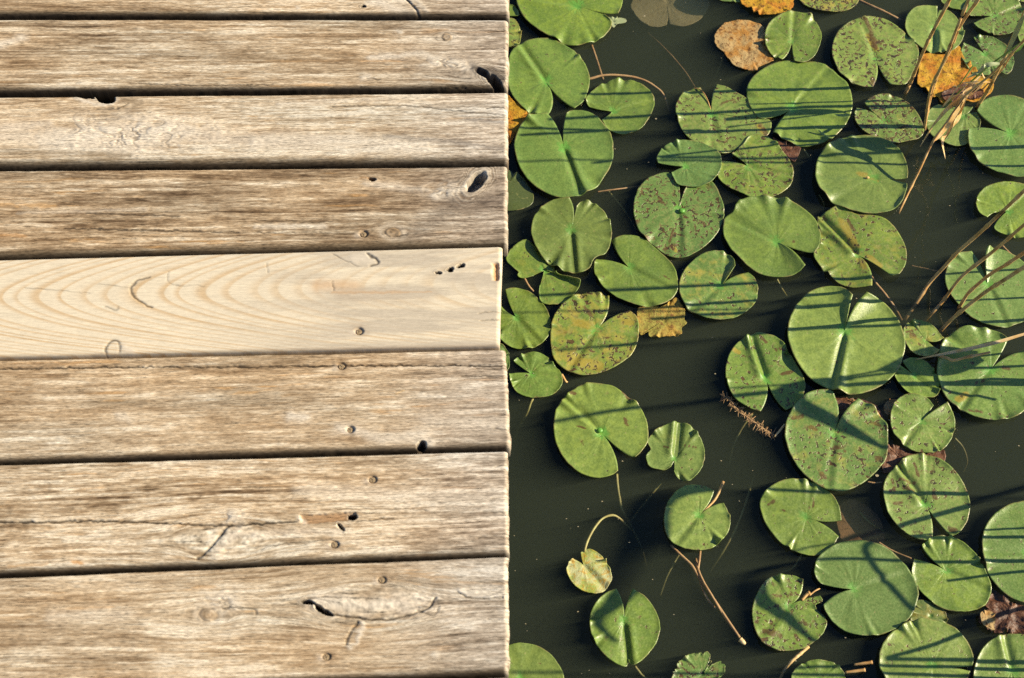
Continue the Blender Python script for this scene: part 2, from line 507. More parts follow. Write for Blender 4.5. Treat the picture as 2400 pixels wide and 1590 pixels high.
def board(seed, lines, end, feats=(), new=False, tone=0.0, contrast=1.0, label=None, fine=True, zoff=0.0, r_near=0.0075, r_far=0.0026, skew=0.0):
    """lines: ((y_far at x=0, at x=1180), (y_near at x=0, at x=1180)); end: photograph x of the right end (far, near)."""
    (fa, fb), (na, nb) = lines
    yl = lambda a, b, x: a + (b - a) * x / 1180.0
    if not new:
        na, nb = na - 3, nb - 3
    c = [at(XL, yl(fa, fb, XL), 0), at(end[0], yl(fa, fb, end[0]), 0), at(XL, yl(na, nb, XL), 0), at(end[1], yl(na, nb, end[1]), 0)]
    c = [np.array(p)[:2] for p in c]
    L = np.linalg.norm(c[1] - c[0]); W = np.linalg.norm(c[3] - c[1])
    du, dv = (0.0016, 0.0008) if fine else (0.006, 0.003)
    # across: dense at the rounded edges
    nv = max(8, int(W / dv))
    t = np.unique(np.concatenate([np.linspace(0, 1, nv), np.linspace(0, 0.008 / W, 10), 1 - np.linspace(0, 0.008 / W, 12)]))
    vis = np.linalg.norm(at(-40, 700, 0) - at(1190, 700, 0)) / L
    s = np.concatenate([np.linspace(0, 1 - vis, 40, endpoint=False), np.linspace(1 - vis, 1, max(20, int(L * vis / du)))])
    s = np.unique(np.concatenate([s, 1 - np.linspace(0, 0.008 / L, 12)]))
    S, T = np.meshgrid(s, t, indexing='ij')
    XY = (c[0] * (1 - S[..., None]) * (1 - T[..., None]) + c[1] * S[..., None] * (1 - T[..., None])
          + c[2] * (1 - S[..., None]) * T[..., None] + c[3] * S[..., None] * T[..., None])
    u, v = S * L, T * W
    X, Y = project(np.concatenate([XY, np.zeros(S.shape + (1,))], axis=-1))
    # edges that wander a little: old boards are not ruled
    rag = 0.0 if new else 1.0
    wob = (0.4 + 0.6 * rag)
    e_far = wob * 0.0022 * (fbm(u * 9, v * 0 + 1.5, seed + 1, 4) - 0.55)
    e_near = wob * 0.0022 * (fbm(u * 9, v * 0 + 7.5, seed + 2, 4) - 0.55)
    d_far, d_near = v - np.minimum(e_far, 0) * 0 + e_far * 0, W - v
    across = c[3] - c[1]; across = across / np.linalg.norm(across)
    along = c[1] - c[0]; along = along / np.linalg.norm(along)
    shift = e_far * (1 - T) + e_near * T
    e_end = (0.0012 if new else 0.0042) * (fbm(v * 90, u * 0 + 2.5, seed + 3, 4) - 0.5) * S ** 40
    XY = XY + across * shift[..., None] + along * e_end[..., None]
    # flow of the grain, bending round knots
    vg = v + 0.004 * (fbm(u * 3.0, v * 8, seed + 5, 3) - 0.5) + skew * u
    KN = []
    for f in feats:
        if f[0] in ('knot', 'hole', 'flow'):
            kx, ky_ = f[1], f[2]
            i = np.argmin((X - kx) ** 2 + (Y - ky_) ** 2)
            ku, kv = u.flat[i], v.flat[i]
            R = f[3] / 1850.0
            duu, dvv = (u - ku) * 0.42, v - kv
            r2 = duu ** 2 + dvv ** 2
            q = np.minimum(R * R / np.maximum(r2, 1e-9), 0.93)
            fall = np.exp(-np.sqrt(r2) / (R * 3.5))
            vg = vg - dvv * q * fall
            KN.append((ku, kv, R))
    z = np.zeros_like(u)
    if new:
        wx = 30 * (fbm(X / 420, Y / 90, seed + 6, 2) - 0.5)
        ax = 700 - 0.03 * X
        dy = (Y - ax)
        dy = np.sqrt(dy * dy + 36.0)
        phi = X + wx - 0.033 * dy * dy + 0.00004 * dy ** 3
        ring = phi / 54.0 + 1.5 * (fbm(phi / 75.0, phi * 0 + 0.5, seed + 8, 2) - 0.5)
        fr = ring - np.floor(ring)
        late = sstep(0.30, 0.88, fr) ** 1.5 * (1 - sstep(0.93, 1.0, fr))
        late = late * (0.45 + 0.75 * vn(np.floor(ring) * 3.1, 0 * X, seed + 9)) * (0.75 + 0.5 * fbm(X / 90, Y / 25, seed + 10, 2))
        late *= 1 - 0.45 * sstep(600, 740, phi)
        fibre = fbm(u * 60, vg * 900, seed + 11, 3)
        light = np.array((0.655, 0.575, 0.440)); ringc = np.array((0.510, 0.350, 0.185)); grey = np.array((0.465, 0.405, 0.320))
        m = np.clip(late * 0.75, 0, 1)[..., None]
        col = light * (1 - m) + ringc * m
        gm = (sstep(420, 900, X) * sstep(0.25, 0.60, fbm(u * 7, v * 60, seed + 12, 4)) * 0.85)[..., None]
        col = col * (1 - gm) + grey * gm
        col = col * (0.86 + 0.28 * fibre)[..., None]
        z += 0.00008 * (fibre - 0.5)
        g = None
    else:
        n_long = fbm(u * 3.0, vg * 220, seed + 20, 4)
        n_mid = fbm(u * 26, vg * 400, seed + 21, 4)
        n_blotch = fbm(u * 75, vg * 300, seed + 22, 4)
        n_patch = fbm(u * 9, vg * 36, seed + 23, 5)
        n_fine = fbm(u * 60, vg * 1100, seed + 24, 2)
        lines_ = sstep(0.55, 0.75, fbm(u * 3.5, vg * 420, seed + 25, 3))
        g = 0.63 + tone + 0.98 * contrast * (0.45 * (n_long - 0.5) + 0.50 * (n_mid - 0.5) + 0.42 * (n_blotch - 0.5) + 0.50 * (n_patch - 0.5) + 0.50 * (n_fine - 0.5) - 0.16 * lines_)
        # silvery bleached streaks and dark weather checks
        g += 0.26 * contrast * sstep(0.58, 0.74, fbm(u * 11, vg * 120, seed + 26, 4))
        chk = sstep(0.64, 0.76, fbm(u * 7, vg * 330, seed + 27, 3)) * sstep(0.45, 0.62, fbm(u * 4, v * 30, seed + 28, 2))
        g -= 0.20 * contrast * chk
        z += 0.0006 * (n_mid - 0.5) + 0.0004 * (n_long - 0.5) - 0.0008 * chk + 0.0003 * (n_fine - 0.5) + 0.0005 * (n_blotch - 0.5)
        col = palette(g)
        # warm, less weathered fibres
        om = sstep(0.68, 0.80, fbm(u * 18, vg * 210, seed + 30, 3)) * sstep(0.5, 0.7, fbm(u * 5, v * 40, seed + 31, 3))
        col = col * (1 - 0.55 * om[..., None]) + np.array((0.50, 0.29, 0.115)) * 0.55 * om[..., None]
        hue = (fbm(u * 4, v * 30, seed + 32, 3) - 0.5)[..., None]
        col = col * (1 + hue * np.array((0.16, 0.0, -0.20)))
        # greyer towards the wet end
        ge = (0.45 * sstep(820, 1190, X))[..., None]
        lum = col.mean(axis=-1, keepdims=True)
        col = col * (1 - ge) + lum * np.array((1.05, 0.99, 0.93)) * ge
    if fine:
        re_ = random.Random(seed)
        ex = []
        for _ in range(2 if new else 5):
            q_ = re_.uniform(0.08, 0.9)
            yy = fb + (nb - fb) * q_
            ln_ = re_.uniform(18, 75)
            ex.append(('crack', [(1195, yy), (1190 - ln_ * 0.5, yy + re_.uniform(-2, 2)), (1190 - ln_, yy + re_.uniform(-2, 3))], re_.uniform(0.8, 1.5), 0.002, re_.uniform(0.35, 0.75)))
        feats = list(feats) + ex
    dark_c = np.array((0.018, 0.013, 0.010))

    def mixc(m, c2):
        nonlocal col
        m = np.clip(m, 0, 1)[..., None]
        col = col * (1 - m) + np.array(c2) * m

    jx = X + 6 * (fbm(u * 160, v * 160, seed + 40, 3) - 0.5)
    jy = Y + 6 * (fbm(u * 160, v * 160, seed + 41, 3) - 0.5)
    for f in feats:
        k = f[0]
        if k == 'crack':                       # pts, half width px, depth m, darkness
            w = f[2] * (0.55 + 0.9 * fbm(u * 70, v * 20, seed + 42, 2))
            cp = f[1] if len(f[1]) < 3 else [tuple(q_) for q_ in catmull(f[1], 5 * len(f[1]))]
            d = polydist(jx, jy, cp)
            m = np.exp(-(d / w) ** 2)
            z -= f[3] * 0.6 * m
            mixc(m * f[4], dark_c)
        elif k == 'hole':                      # x y R rx ry rot depth
            r = ell(jx, jy, f[1], f[2], f[4], f[5], f[6])
            m = 1 - sstep(0.84, 1.04, r)
            z -= f[7] * m
            mixc(1 - sstep(1.0, 1.16, r), dark_c)
            if f[3] >= 20:                     # the fibres that swirl round a fallen-out knot
                rs_ = r * (0.9 + 0.35 * fbm(u * 50, v * 50, seed + 48, 2))
                sw = np.exp(-((r - 1.7) / 0.75) ** 2) * sstep(1.0, 1.2, r)
                bands = 0.5 + 0.5 * np.sin(rs_ * 17.0)
                mixc(sw * 0.45 * sstep(0.35, 0.8, bands), (0.60, 0.53, 0.42))
                mixc(sw * 0.60 * sstep(0.65, 0.15, bands), (0.19, 0.135, 0.085))
                z += 0.0006 * sw * (bands - 0.5)
            lip = np.exp(-((r - 1.25) / 0.22) ** 2)
            z += 0.0006 * lip
            mixc(lip * 0.40, (0.56, 0.49, 0.39))
        elif k == 'knot':                      # x y R rx ry rot rings
            r = ell(jx, jy, f[1], f[2], f[4], f[5], f[6])
            m = 1 - sstep(0.85, 1.1, r)
            rg = 0.5 + 0.5 * np.sin(r * f[7] * 2 * math.pi + 2.0 * fbm(u * 120, v * 120, seed + 44, 2))
            mixc(m * (0.15 + 0.55 * rg), (0.32, 0.22, 0.125))
            e = np.exp(-((r - 1.0) / 0.12) ** 2)
            mixc(e * 0.30, (0.13, 0.085, 0.05))
            mixc(np.exp(-((r - 1.5) / 0.4) ** 2) * 0.35, (0.58, 0.51, 0.41))
            z += 0.0008 * m * (0.7 + 0.5 * rg) - 0.0007 * e
        elif k == 'pale':                      # pts, half width, strength
            d = polydist(jx + 14 * (n_blotch - 0.5) if not new else jx, jy, f[1])
            m = np.exp(-(d / (f[2] * (0.5 + fbm(u * 40, v * 60, seed + 46, 3)))) ** 2)
            mixc(m * f[3], (0.64, 0.57, 0.47))
            z += 0.0006 * m
        elif k == 'stain':                     # pts, half width, strength, colour
            d = polydist(jx, jy, f[1])
            m = np.exp(-(d / (f[2] * (0.45 + 1.1 * fbm(u * 30, v * 80, seed + 47, 4)))) ** 2)
            mixc(m * f[3], f[4])
        elif k == 'gnarl':                     # x y rx ry: knobbly figure
            r = ell(X, Y, f[1], f[2], f[3], f[4], 0)
            m = np.exp(-r ** 2 * 1.2)
            n = fbm(X / 26 + 2 * fbm(X / 60, Y / 30, seed + 50, 2), Y / 16, seed + 51, 3)
            ridg = 1 - np.abs(n - 0.5) * 6
            z += 0.0034 * m * (n - 0.5)
            mixc(m * 0.8 * sstep(0.34, 0.54, n), (0.64, 0.57, 0.47))
            ln2 = sstep(0.55, 0.95, ridg) * sstep(0.36, 0.56, fbm(X / 50, Y / 30, seed + 52, 2))
            z -= 0.0012 * m * ln2
            mixc(np.minimum(m * 1.4, 1) * 0.55 * ln2, (0.17, 0.115, 0.068))
        elif k == 'slot':                      # x0 y0 x1 y1 half-height: a splinter torn out, flat brown floor
            x0, y0, x1, y1, hh = f[1:6]
            yc = y0 + (y1 - y0) * (jx - x0) / (x1 - x0)
            m = sstep(x0 - 4, x0 + 4, jx) * (1 - sstep(x1 - 4, x1 + 4, jx)) * (1 - sstep(hh - 2.5, hh + 2.5, np.abs(jy - yc)))
            z = z - f[6] * m
            mixc(m * f[7], f[8])
        elif k == 'screw':
            r = ell(X, Y, f[1], f[2], 11, 9.5)
            m = 1 - sstep(0.75, 1.05, r)
            z = z * (1 - m) - 0.0030 * m
            mixc(np.exp(-(r / 1.9) ** 2) * 0.35 * (0.3 + fbm(u * 200, v * 200, seed + 70, 2)), (0.26, 0.15, 0.07))
            mixc(np.exp(-((r - 1.0) / 0.25) ** 2) * (0.10 + 0.4 * fbm(u * 130, v * 130, seed + 71, 2)), (0.12, 0.08, 0.05))
            mixc(np.exp(-(ell(X, Y, f[1] - 14, f[2] + 4, 9, 7)) ** 2) * 0.5, (0.62, 0.55, 0.46))
        elif k == 'bite':                      # x y rx ry: worn away at an edge
            r = ell(jx, jy, f[1], f[2], f[3], f[4], f[5] if len(f) > 5 else 0)
            m = 1 - sstep(0.65, 1.05, r)
            z -= 0.024 * m
            mixc(1 - sstep(0.98, 1.14, r), (0.022, 0.016, 0.012))
            lip = np.exp(-((r - 1.2) / 0.2) ** 2)
            mixc(lip * 0.5, (0.60, 0.53, 0.43))
    # rounded arrises
    def arris(d, R):
        q = np.clip((R - d) / R, 0, 1)
        return -R * (1 - np.sqrt(np.maximum(1 - q * q, 0)))
    rn = r_near * (0.75 + 0.6 * fbm(u * 6, v * 0 + 3.3, seed + 60, 3))
    rf = r_far * (0.75 + 0.6 * fbm(u * 6, v * 0 + 5.3, seed + 61, 3))
    re = 0.0062 * (0.8 + 0.4 * fbm(v * 30, u * 0 + 9.1, seed + 62, 3))
    z += arris(v, rf) + arris(W - v, rn) + arris(L - u, re) * (0.8 if new else 1.0)
    # shade of the near side and some dirt painted on the lower arris, and pale broom of fibres at the cut end
    if not new:
        shade_grime = sstep(1.0, 0.35, (W - v) / rn) * (0.6 + 0.6 * fbm(u * 20, v * 200, seed + 63, 3))
        mixc(shade_grime * 0.85, (0.105, 0.078, 0.048))
        mixc(sstep(0.5, 0.1, (W - v) / rn) * 0.85, (0.030, 0.022, 0.015))  # darkest shade painted in where the edge turns down to the gap
        mixc(sstep(0.0065, 0.002, L - u) * (0.1 + 0.7 * fbm(v * 120, u * 0 + 4.4, seed + 64, 3)), (0.60, 0.52, 0.41))
        mixc(sstep(0.004, 0.0, L - u) * sstep(0.50, 0.66, fbm(v * 200, u * 0 + 8.4, seed + 65, 3)) * 0.7, (0.16, 0.11, 0.07))
    else:
        mixc(sstep(0.5, 0.0, (W - v) / 0.010) * 0.35, (0.22, 0.13, 0.07))
    z += zoff
    # skirts down the four sides
    ns, nt = S.shape
    V = np.concatenate([XY, z[..., None]], axis=-1)
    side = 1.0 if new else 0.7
    ring_i = [(i, 0) for i in range(ns)] + [(ns - 1, j) for j in range(1, nt)] + [(i, nt - 1) for i in range(ns - 2, -1, -1)] + [(0, j) for j in range(nt - 2, 0, -1)]
    ri = np.array(ring_i)
    low = V[ri[:, 0], ri[:, 1]].copy()
    low[:, 2] = np.minimum(low[:, 2] - 0.004, zoff - 0.030)
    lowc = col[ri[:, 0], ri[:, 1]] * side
    allV = np.concatenate([V.reshape(-1, 3), low])
    colA = np.concatenate([col.reshape(-1, 3), lowc])
    colA = np.concatenate([colA, np.ones((len(colA), 1))], axis=1)
    idx = np.arange(ns * nt).reshape(ns, nt)
    q = np.stack([idx[:-1, :-1], idx[:-1, 1:], idx[1:, 1:], idx[1:, :-1]], axis=-1).reshape(-1, 4)
    top = idx[ri[:, 0], ri[:, 1]]
    lo = ns * nt + np.arange(len(top))
    sk = np.stack([top, np.roll(top, -1), np.roll(lo, -1), lo], axis=-1)
    quads = np.concatenate([q, sk])
    me = bpy.data.meshes.new('board')
    me.vertices.add(len(allV))
    org = np.array([*XY[ns // 2, nt // 2], 0.0])
    me.vertices.foreach_set('co', (allV - org).astype(np.float32).ravel())
    me.loops.add(quads.size)
    me.loops.foreach_set('vertex_index', quads.astype(np.int32).ravel())
    me.polygons.add(len(quads))
    me.polygons.foreach_set('loop_start', np.arange(0, quads.size, 4, dtype=np.int32))
    me.polygons.foreach_set('loop_total', np.full(len(quads), 4, dtype=np.int32))
    me.polygons.foreach_set('use_smooth', np.ones(len(quads), dtype=bool))
    gr = np.zeros((len(allV), 3), dtype=np.float32)
    gg = np.stack([u + seed * 1.37, vg + seed * 0.71], axis=-1)
    gr[:ns * nt, :2] = gg.reshape(-1, 2)
    gr[ns * nt:, :2] = gg[ri[:, 0], ri[:, 1]]
    ga = me.attributes.new('grain', 'FLOAT_VECTOR', 'POINT')
    ga.data.foreach_set('vector', gr.ravel())
    wa = me.attributes.new('worn', 'FLOAT', 'POINT')
    wa.data.foreach_set('value', np.full(len(allV), 0.22 if new else 1.0, dtype=np.float32))
    a = me.attributes.new('albedo', 'FLOAT_COLOR', 'POINT')
    a.data.foreach_set('color', np.clip(colA, 0, 1).astype(np.float32).ravel())
    me.materials.append(M_WOOD)
    me.update(calc_edges=True)
    me.validate()
    o = bpy.data.objects.new('board', me)
    link(o, jetty)
    o.location = Vector(org) - jetty.location
    if label: o['label'] = label
    for f in feats:
        if f[0] == 'screw':
            p = at(f[1], f[2], 0)
            bm = bmesh.new()
            bmesh.ops.create_cone(bm, cap_ends=True, segments=20, radius1=0.0040, radius2=0.0034, depth=0.0016)
            bm2 = bm
            for ang_ in (0.4, 0.4 + math.pi / 2):      # the worn cross of the drive, a raised X
                g_ = bmesh.ops.create_cube(bm2, size=1.0)
                for vv in g_['verts']:
                    vv.co = Matrix.Rotation(ang_, 3, 'Z') @ Vector((vv.co.x * 0.0056, vv.co.y * 0.0011, vv.co.z * 0.0006 + 0.0009))
            ms = bpy.data.meshes.new('screw')
            bm.to_mesh(ms); bm.free()
            ms.materials.append(M_SCREW)
            so = bpy.data.objects.new('screw', ms)
            link(so, o)
            so.location = Vector((p.x - org[0], p.y - org[1], zoff - 0.0024))
    return o


BG = (0.16, 0.15, 0.145)
# far, near y of each board at x = 0 and x = 1180
board(101, ((-330, -316), (-160, -150)), (1190, 1191), fine=False)
board(102, ((-155, -145), (35, 38)), (1192, 1193), [
    ('crack', [(935, -10), (962, 8), (985, 40)], 2.4, 0.004, 0.95),
    ('pale', [(880, 2), (930, 22), (965, 36)], 15, 0.75), ('pale', [(975, 0), (1000, 25)], 7, 0.6),
    ('hole', 851, 15, 8, 5, 3, 0, 0.003), ('pale', [(698, 18), (700, 19)], 5, 0.8), ('pale', [(1080, -20), (1180, 2)], 5, 0.5)], tone=0.03)
board(103, ((46, 47), (214, 208)), (1192, 1191), [
    ('pale', [(-20, 112), (30, 98), (55, 88)], 8, 0.85), ('hole', 14, 102, 6, 7, 3, -20, 0.003),
    ('knot', 1047, 87, 13, 11, 9, 0, 1.5), ('pale', [(934, 75), (936, 75)], 6, 0.9),
    ('pale', [(870, 136), (930, 132), (990, 126), (1030, 140), (1065, 152), (1100, 160)], 8, 0.8),
    ('gnarl', 1050, 150, 60, 16), ('flow', 1110, 170, 24),
    ('hole', 1160, 192, 20, 24, 11, 40, 0.022), ('hole', 1132, 172, 10, 20, 8, 34, 0.008),
    ('stain', [(1110, 160), (1150, 168), (1180, 185)], 9, 0.85, (0.06, 0.05, 0.045)),
    ('stain', [(945, 210), (1020, 206), (1080, 203), (1140, 205)], 5, 1.0, (0.02, 0.015, 0.011)), ('stain', [(1010, 206), (1125, 204)], 5, 1.0, (0.015, 0.011, 0.009)), ('crack', [(940, 211), (1010, 207), (1090, 204)], 2.0, 0.004, 1.0),
    ('pale', [(852, 182), (866, 180)], 8, 0.7), ('crack', [(860, 184), (890, 186)], 1.5, 0.002, 0.6),
    ('stain', [(560, 125), (830, 133)], 12, 0.35, (0.17, 0.12, 0.07)), ('stain', [(330, 130), (700, 142)], 5, 0.5, (0.17, 0.12, 0.07)),
    ('crack', [(300, 196), (460, 200), (640, 199)], 1.3, 0.0015, 0.7)], tone=-0.02)
board(104, ((228, 218), (389, 381)), (1191, 1190), [
    ('bite', 246, 230, 24, 13, 8), ('bite', 200, 226, 22, 6, 10), ('pale', [(180, 231), (225, 246), (262, 245)], 5, 0.8),
    ('crack', [(225, 256), (278, 254), (300, 243)], 1.8, 0.002, 0.75), ('stain', [(290, 235), (330, 240), (300, 262)], 9, 0.55, (0.17, 0.125, 0.08)),
    ('pale', [(-20, 318), (150, 322), (300, 330), (440, 312), (620, 335), (1000, 345)], 24, 0.55), ('pale', [(150, 335), (260, 300), (420, 300)], 26, 0.6), ('gnarl', 300, 312, 190, 46), ('pale', [(100, 335), (220, 345), (330, 355)], 12, 0.5), ('pale', [(0, 300), (120, 290)], 10, 0.45),
    ('pale', [(600, 330), (760, 320), (1000, 345)], 14, 0.45),
    ('stain', [(1090, 280), (1185, 288)], 5, 0.5, BG), ('stain', [(900, 320), (1060, 332), (1180, 350)], 6, 0.45, BG),
    ('crack', [(780, 250), (960, 248), (1080, 262), (1185, 270)], 1.6, 0.0015, 0.65),
    ('stain', [(0, 355), (300, 365)], 7, 0.5, (0.14, 0.10, 0.06)), ('pale', [(650, 245), (1000, 228)], 5, 0.4)], tone=0.11, skew=0.012, r_near=0.011)
board(105, ((401, 390), (604, 576)), (1190, 1190), [
    ('hole', 1116, 426, 20, 30, 15, -45, 0.026), ('pale', [(1020, 460), (1065, 452), (1095, 435), (1135, 405)], 9, 0.85), ('gnarl', 1045, 445, 45, 22),
    ('stain', [(1060, 470), (1020, 510), (960, 565)], 26, 0.45, (0.13, 0.105, 0.085)), ('stain', [(1080, 480), (1170, 470)], 20, 0.35, (0.15, 0.12, 0.10)),
    ('hole', 873, 420, 8, 9, 4, 10, 0.010), ('stain', [(845, 416), (875, 420)], 4, 0.6, (0.30, 0.16, 0.06)),
    ('knot', 920, 545, 15, 19, 11, 8, 1.2), ('screw', 852, 548),
    ('pale', [(860, 432), (1000, 445)], 8, 0.5), ('stain', [(0, 480), (130, 484)], 5, 0.6, (0.52, 0.31, 0.13)), ('stain', [(0, 552), (60, 552)], 5, 0.55, (0.52, 0.28, 0.11)),
    ('crack', [(150, 536), (330, 540), (560, 545)], 1.8, 0.002, 0.8), ('crack', [(200, 500), (420, 508)], 1.6, 0.0015, 0.7),
    ('crack', [(600, 516), (760, 521)], 1.5, 0.0015, 0.6), ('pale', [(600, 532), (760, 530)], 6, 0.6),
    ('crack', [(600, 545), (830, 547)], 1.4, 0.0015, 0.6), ('pale', [(40, 500), (340, 492)], 4, 0.35)], tone=-0.12, contrast=1.0, r_near=0.011)
board(106, ((614, 582), (840, 814)), (1178, 1171), [
    ('crack', [(352, 652), (322, 662), (308, 680), (316, 700), (335, 715), (356, 724)], 2.6, 0.002, 0.72),
    ('crack', [(60, 678), (130, 684), (210, 691)], 1.3, 0.0006, 0.4), ('crack', [(230, 670), (306, 679)], 1.2, 0.0006, 0.35), ('crack', [(396, 642), (402, 670), (480, 674)], 1.4, 0.0006, 0.35),
    ('crack', [(250, 722), (274, 731), (278, 724)], 1.8, 0.0008, 0.5),
    ('pale', [(830, 610), (862, 608)], 14, 0.6), ('crack', [(862, 600), (882, 612), (884, 622), (868, 626)], 2.6, 0.003, 0.8), ('crack', [(782, 600), (822, 620), (840, 628)], 1.4, 0.001, 0.5),
    ('hole', 1027, 643, 4, 8, 4, 10, 0.006), ('hole', 1056, 636, 4, 8, 4.5, -12, 0.008), ('hole', 1080, 628, 4, 10, 4, -16, 0.008),
    ('stain', [(745, 674), (780, 672), (830, 672)], 14, 0.45, (0.50, 0.28, 0.12)), ('stain', [(780, 690), (900, 690), (1010, 688)], 3, 0.5, (0.50, 0.29, 0.13)), ('crack', [(780, 664), (783, 686)], 1.4, 0.001, 0.5),
    ('stain', [(800, 702), (900, 712), (1000, 710)], 16, 0.35, (0.38, 0.30, 0.22)),
    ('slot', 1156, 640, 1168, 640, 20, 0.004, 0.8, (0.55, 0.28, 0.10)),
    ('crack', [(250, 833), (249, 818), (262, 804), (280, 806), (282, 830)], 2.2, 0.0015, 0.75), ('pale', [(292, 818), (310, 828)], 9, 0.6),
    ('screw', 842, 780), ('stain', [(0, 690), (1000, 700)], 1, 0.0, BG), ('crack', [(626, 620), (630, 645)], 1.2, 0.0008, 0.35)],
    new=True, label='newer pale yellow board with curved growth rings, set back at its end', zoff=0.004, r_near=0.0035, r_far=0.0018)
board(107, ((845, 820), (1084, 1050)), (1186, 1197), [
    ('crack', [(-30, 865), (300, 861), (600, 860), (780, 858), (900, 857), (1180, 858)], 2.0, 0.004, 0.95),
    ('crack', [(1080, 884), (1190, 881)], 1.5, 0.002, 0.7),
    ('screw', 800, 858), ('screw', 821, 1007), ('pale', [(680, 976), (715, 978)], 12, 0.85),
    ('pale', [(800, 1006), (840, 1012), (900, 1030), (990, 1020)], 17, 0.65), ('pale', [(1000, 985), (1190, 1000)], 16, 0.4),
    ('bite', 989, 1043, 11, 10), ('pale', [(1008, 1040), (1012, 1046)], 8, 0.85), ('stain', [(930, 923), (945, 916)], 2.5, 0.8, (0.60, 0.42, 0.22)),
    ('pale', [(280, 975), (300, 982)], 14, 0.45), ('stain', [(430, 860), (700, 845)], 9, 0.3, (0.15, 0.11, 0.07)),
    ('stain', [(200, 944), (340, 944)], 6, 0.5, (0.16, 0.12, 0.075))], tone=0.0, contrast=0.8)
board(108, ((1090, 1058), (1348, 1301)), (1191, 1193), [
    ('crack', [(-30, 1224), (60, 1225), (240, 1221), (400, 1227), (535, 1232), (600, 1228), (705, 1221)], 2.3, 0.004, 0.95),
    ('crack', [(532, 1234), (514, 1258), (488, 1288), (462, 1308)], 3.2, 0.004, 0.75), ('pale', [(560, 1240), (535, 1268), (503, 1308)], 12, 0.55), ('pale', [(545, 1250), (600, 1255)], 12, 0.35),
    ('flow', 520, 1265, 40), ('gnarl', 540, 1212, 34, 18),
    ('slot', 706, 1218, 832, 1209, 9.5, 0.0035, 0.85, (0.33, 0.20, 0.105)), ('pale', [(703, 1216), (712, 1222)], 6, 0.8),
    ('hole', 826, 1212, 8, 10, 7, 20, 0.018), ('hole', 798, 1236, 6, 13, 4, 55, 0.008),
    ('crack', [(835, 1222), (920, 1216)], 1.5, 0.002, 0.7), ('crack', [(780, 1192), (1000, 1195)], 1.3, 0.0015, 0.5),
    ('screw', 873, 1124), ('screw', 784, 1276), ('pale', [(700, 1150), (1170, 1170)], 22, 0.35),
    ('stain', [(170, 1318), (192, 1322)], 5, 0.8, (0.58, 0.30, 0.10)), ('stain', [(20, 1328), (110, 1324)], 4, 0.5, (0.50, 0.30, 0.13)),
    ('crack', [(600, 1282), (780, 1264)], 1.5, 0.0015, 0.6), ('pale', [(600, 1250), (820, 1246)], 10, 0.4)], tone=0.08, contrast=1.2)
board(109, ((1355, 1305), (1625, 1581)), (1192, 1194), [
    ('knot', 488, 1440, 22, 21, 15, 10, 2.2), ('gnarl', 525, 1410, 42, 26), ('crack', [(520, 1424), (590, 1428), (600, 1440)], 2.0, 0.002, 0.7),
    ('flow', 870, 1420, 48), ('pale', [(740, 1408), (850, 1420), (980, 1412)], 24, 0.8),
    ('hole', 722, 1413, 8, 15, 6, 8, 0.012), ('hole', 760, 1434, 8, 22, 6, 26, 0.014), ('hole', 748, 1425, 8, 14, 5, 32, 0.012),
    ('crack', [(770, 1442), (830, 1448), (900, 1452), (950, 1444), (1000, 1426), (1020, 1400)], 2.3, 0.004, 0.9), ('gnarl', 990, 1405, 34, 26),
    ('crack', [(720, 1404), (760, 1400), (800, 1402)], 1.6, 0.002, 0.6), ('crack', [(980, 1430), (1015, 1442), (1030, 1420)], 1.8, 0.002, 0.6),
    ('crack', [(1072, 1388), (1105, 1402), (1180, 1400)], 2.0, 0.003, 0.75), ('pale', [(1080, 1385), (1180, 1396)], 6, 0.6),
    ('crack', [(838, 1458), (818, 1490), (812, 1512)], 2.2, 0.003, 0.8), ('pale', [(850, 1462), (838, 1508), (820, 1520)], 7, 0.75),
    ('screw', 895, 1359), ('screw', 765, 1540), ('pale', [(1020, 1533), (1024, 1535)], 8, 0.85),
    ('pale', [(120, 1445), (300, 1440)], 16, 0.35), ('stain', [(0, 1545), (110, 1548)], 7, 0.5, (0.15, 0.11, 0.07)),
    ('crack', [(980, 1512), (1190, 1502)], 1.4, 0.0015, 0.5)], tone=0.07, contrast=0.9, skew=-0.015)
board(110, ((1632, 1588), (1905, 1855)), (1188, 1189), fine=False, tone=0.05)
board(111, ((1912, 1862), (2190, 2135)), (1192, 1193), fine=False)
for xa in (825, -350):
    p, q = at(xa, 2190, 0), at(xa, -330, 0)
    v = []
    for z in (-0.17, -0.034):
        for (pt, sx) in ((p, -0.03), (p, 0.03), (q, 0.03), (q, -0.03)):
            v.append((pt.x + sx - jetty.location.x, pt.y - jetty.location.y, z))
    mesh_from('joist', v, [(0, 3, 2, 1), (4, 5, 6, 7), (0, 1, 5, 4), (1, 2, 6, 5), (2, 3, 7, 6), (3, 0, 4, 7)], M_BEAM, jetty, smooth=False)

# ------------------------------------------------------------------ lily pads
TILE = dict(A=(1160, 0), B=(1560, 0), C=(1900, 0), D=(1160, 400), E=(1560, 400), F=(1900, 400), G=(1160, 800),
            H=(1560, 750), I=(1900, 750), J=(1160, 1090), K=(1560, 1090), L=(1900, 1090))


def px(tile, x, y):
    return TILE[tile][0] + x / 3.136, TILE[tile][1] + y / 3.136


def parse(tile, s, z=WATER_Z):
    return [at(*px(tile, *map(float, p.split(','))), z) for p in s.split()]


RINGS = [0.0, 0.05, 0.11, 0.19, 0.28, 0.38, 0.48, 0.58, 0.67, 0.75, 0.82, 0.88, 0.92, 0.95, 0.975, 1.0]
PAD_SEED = [0]


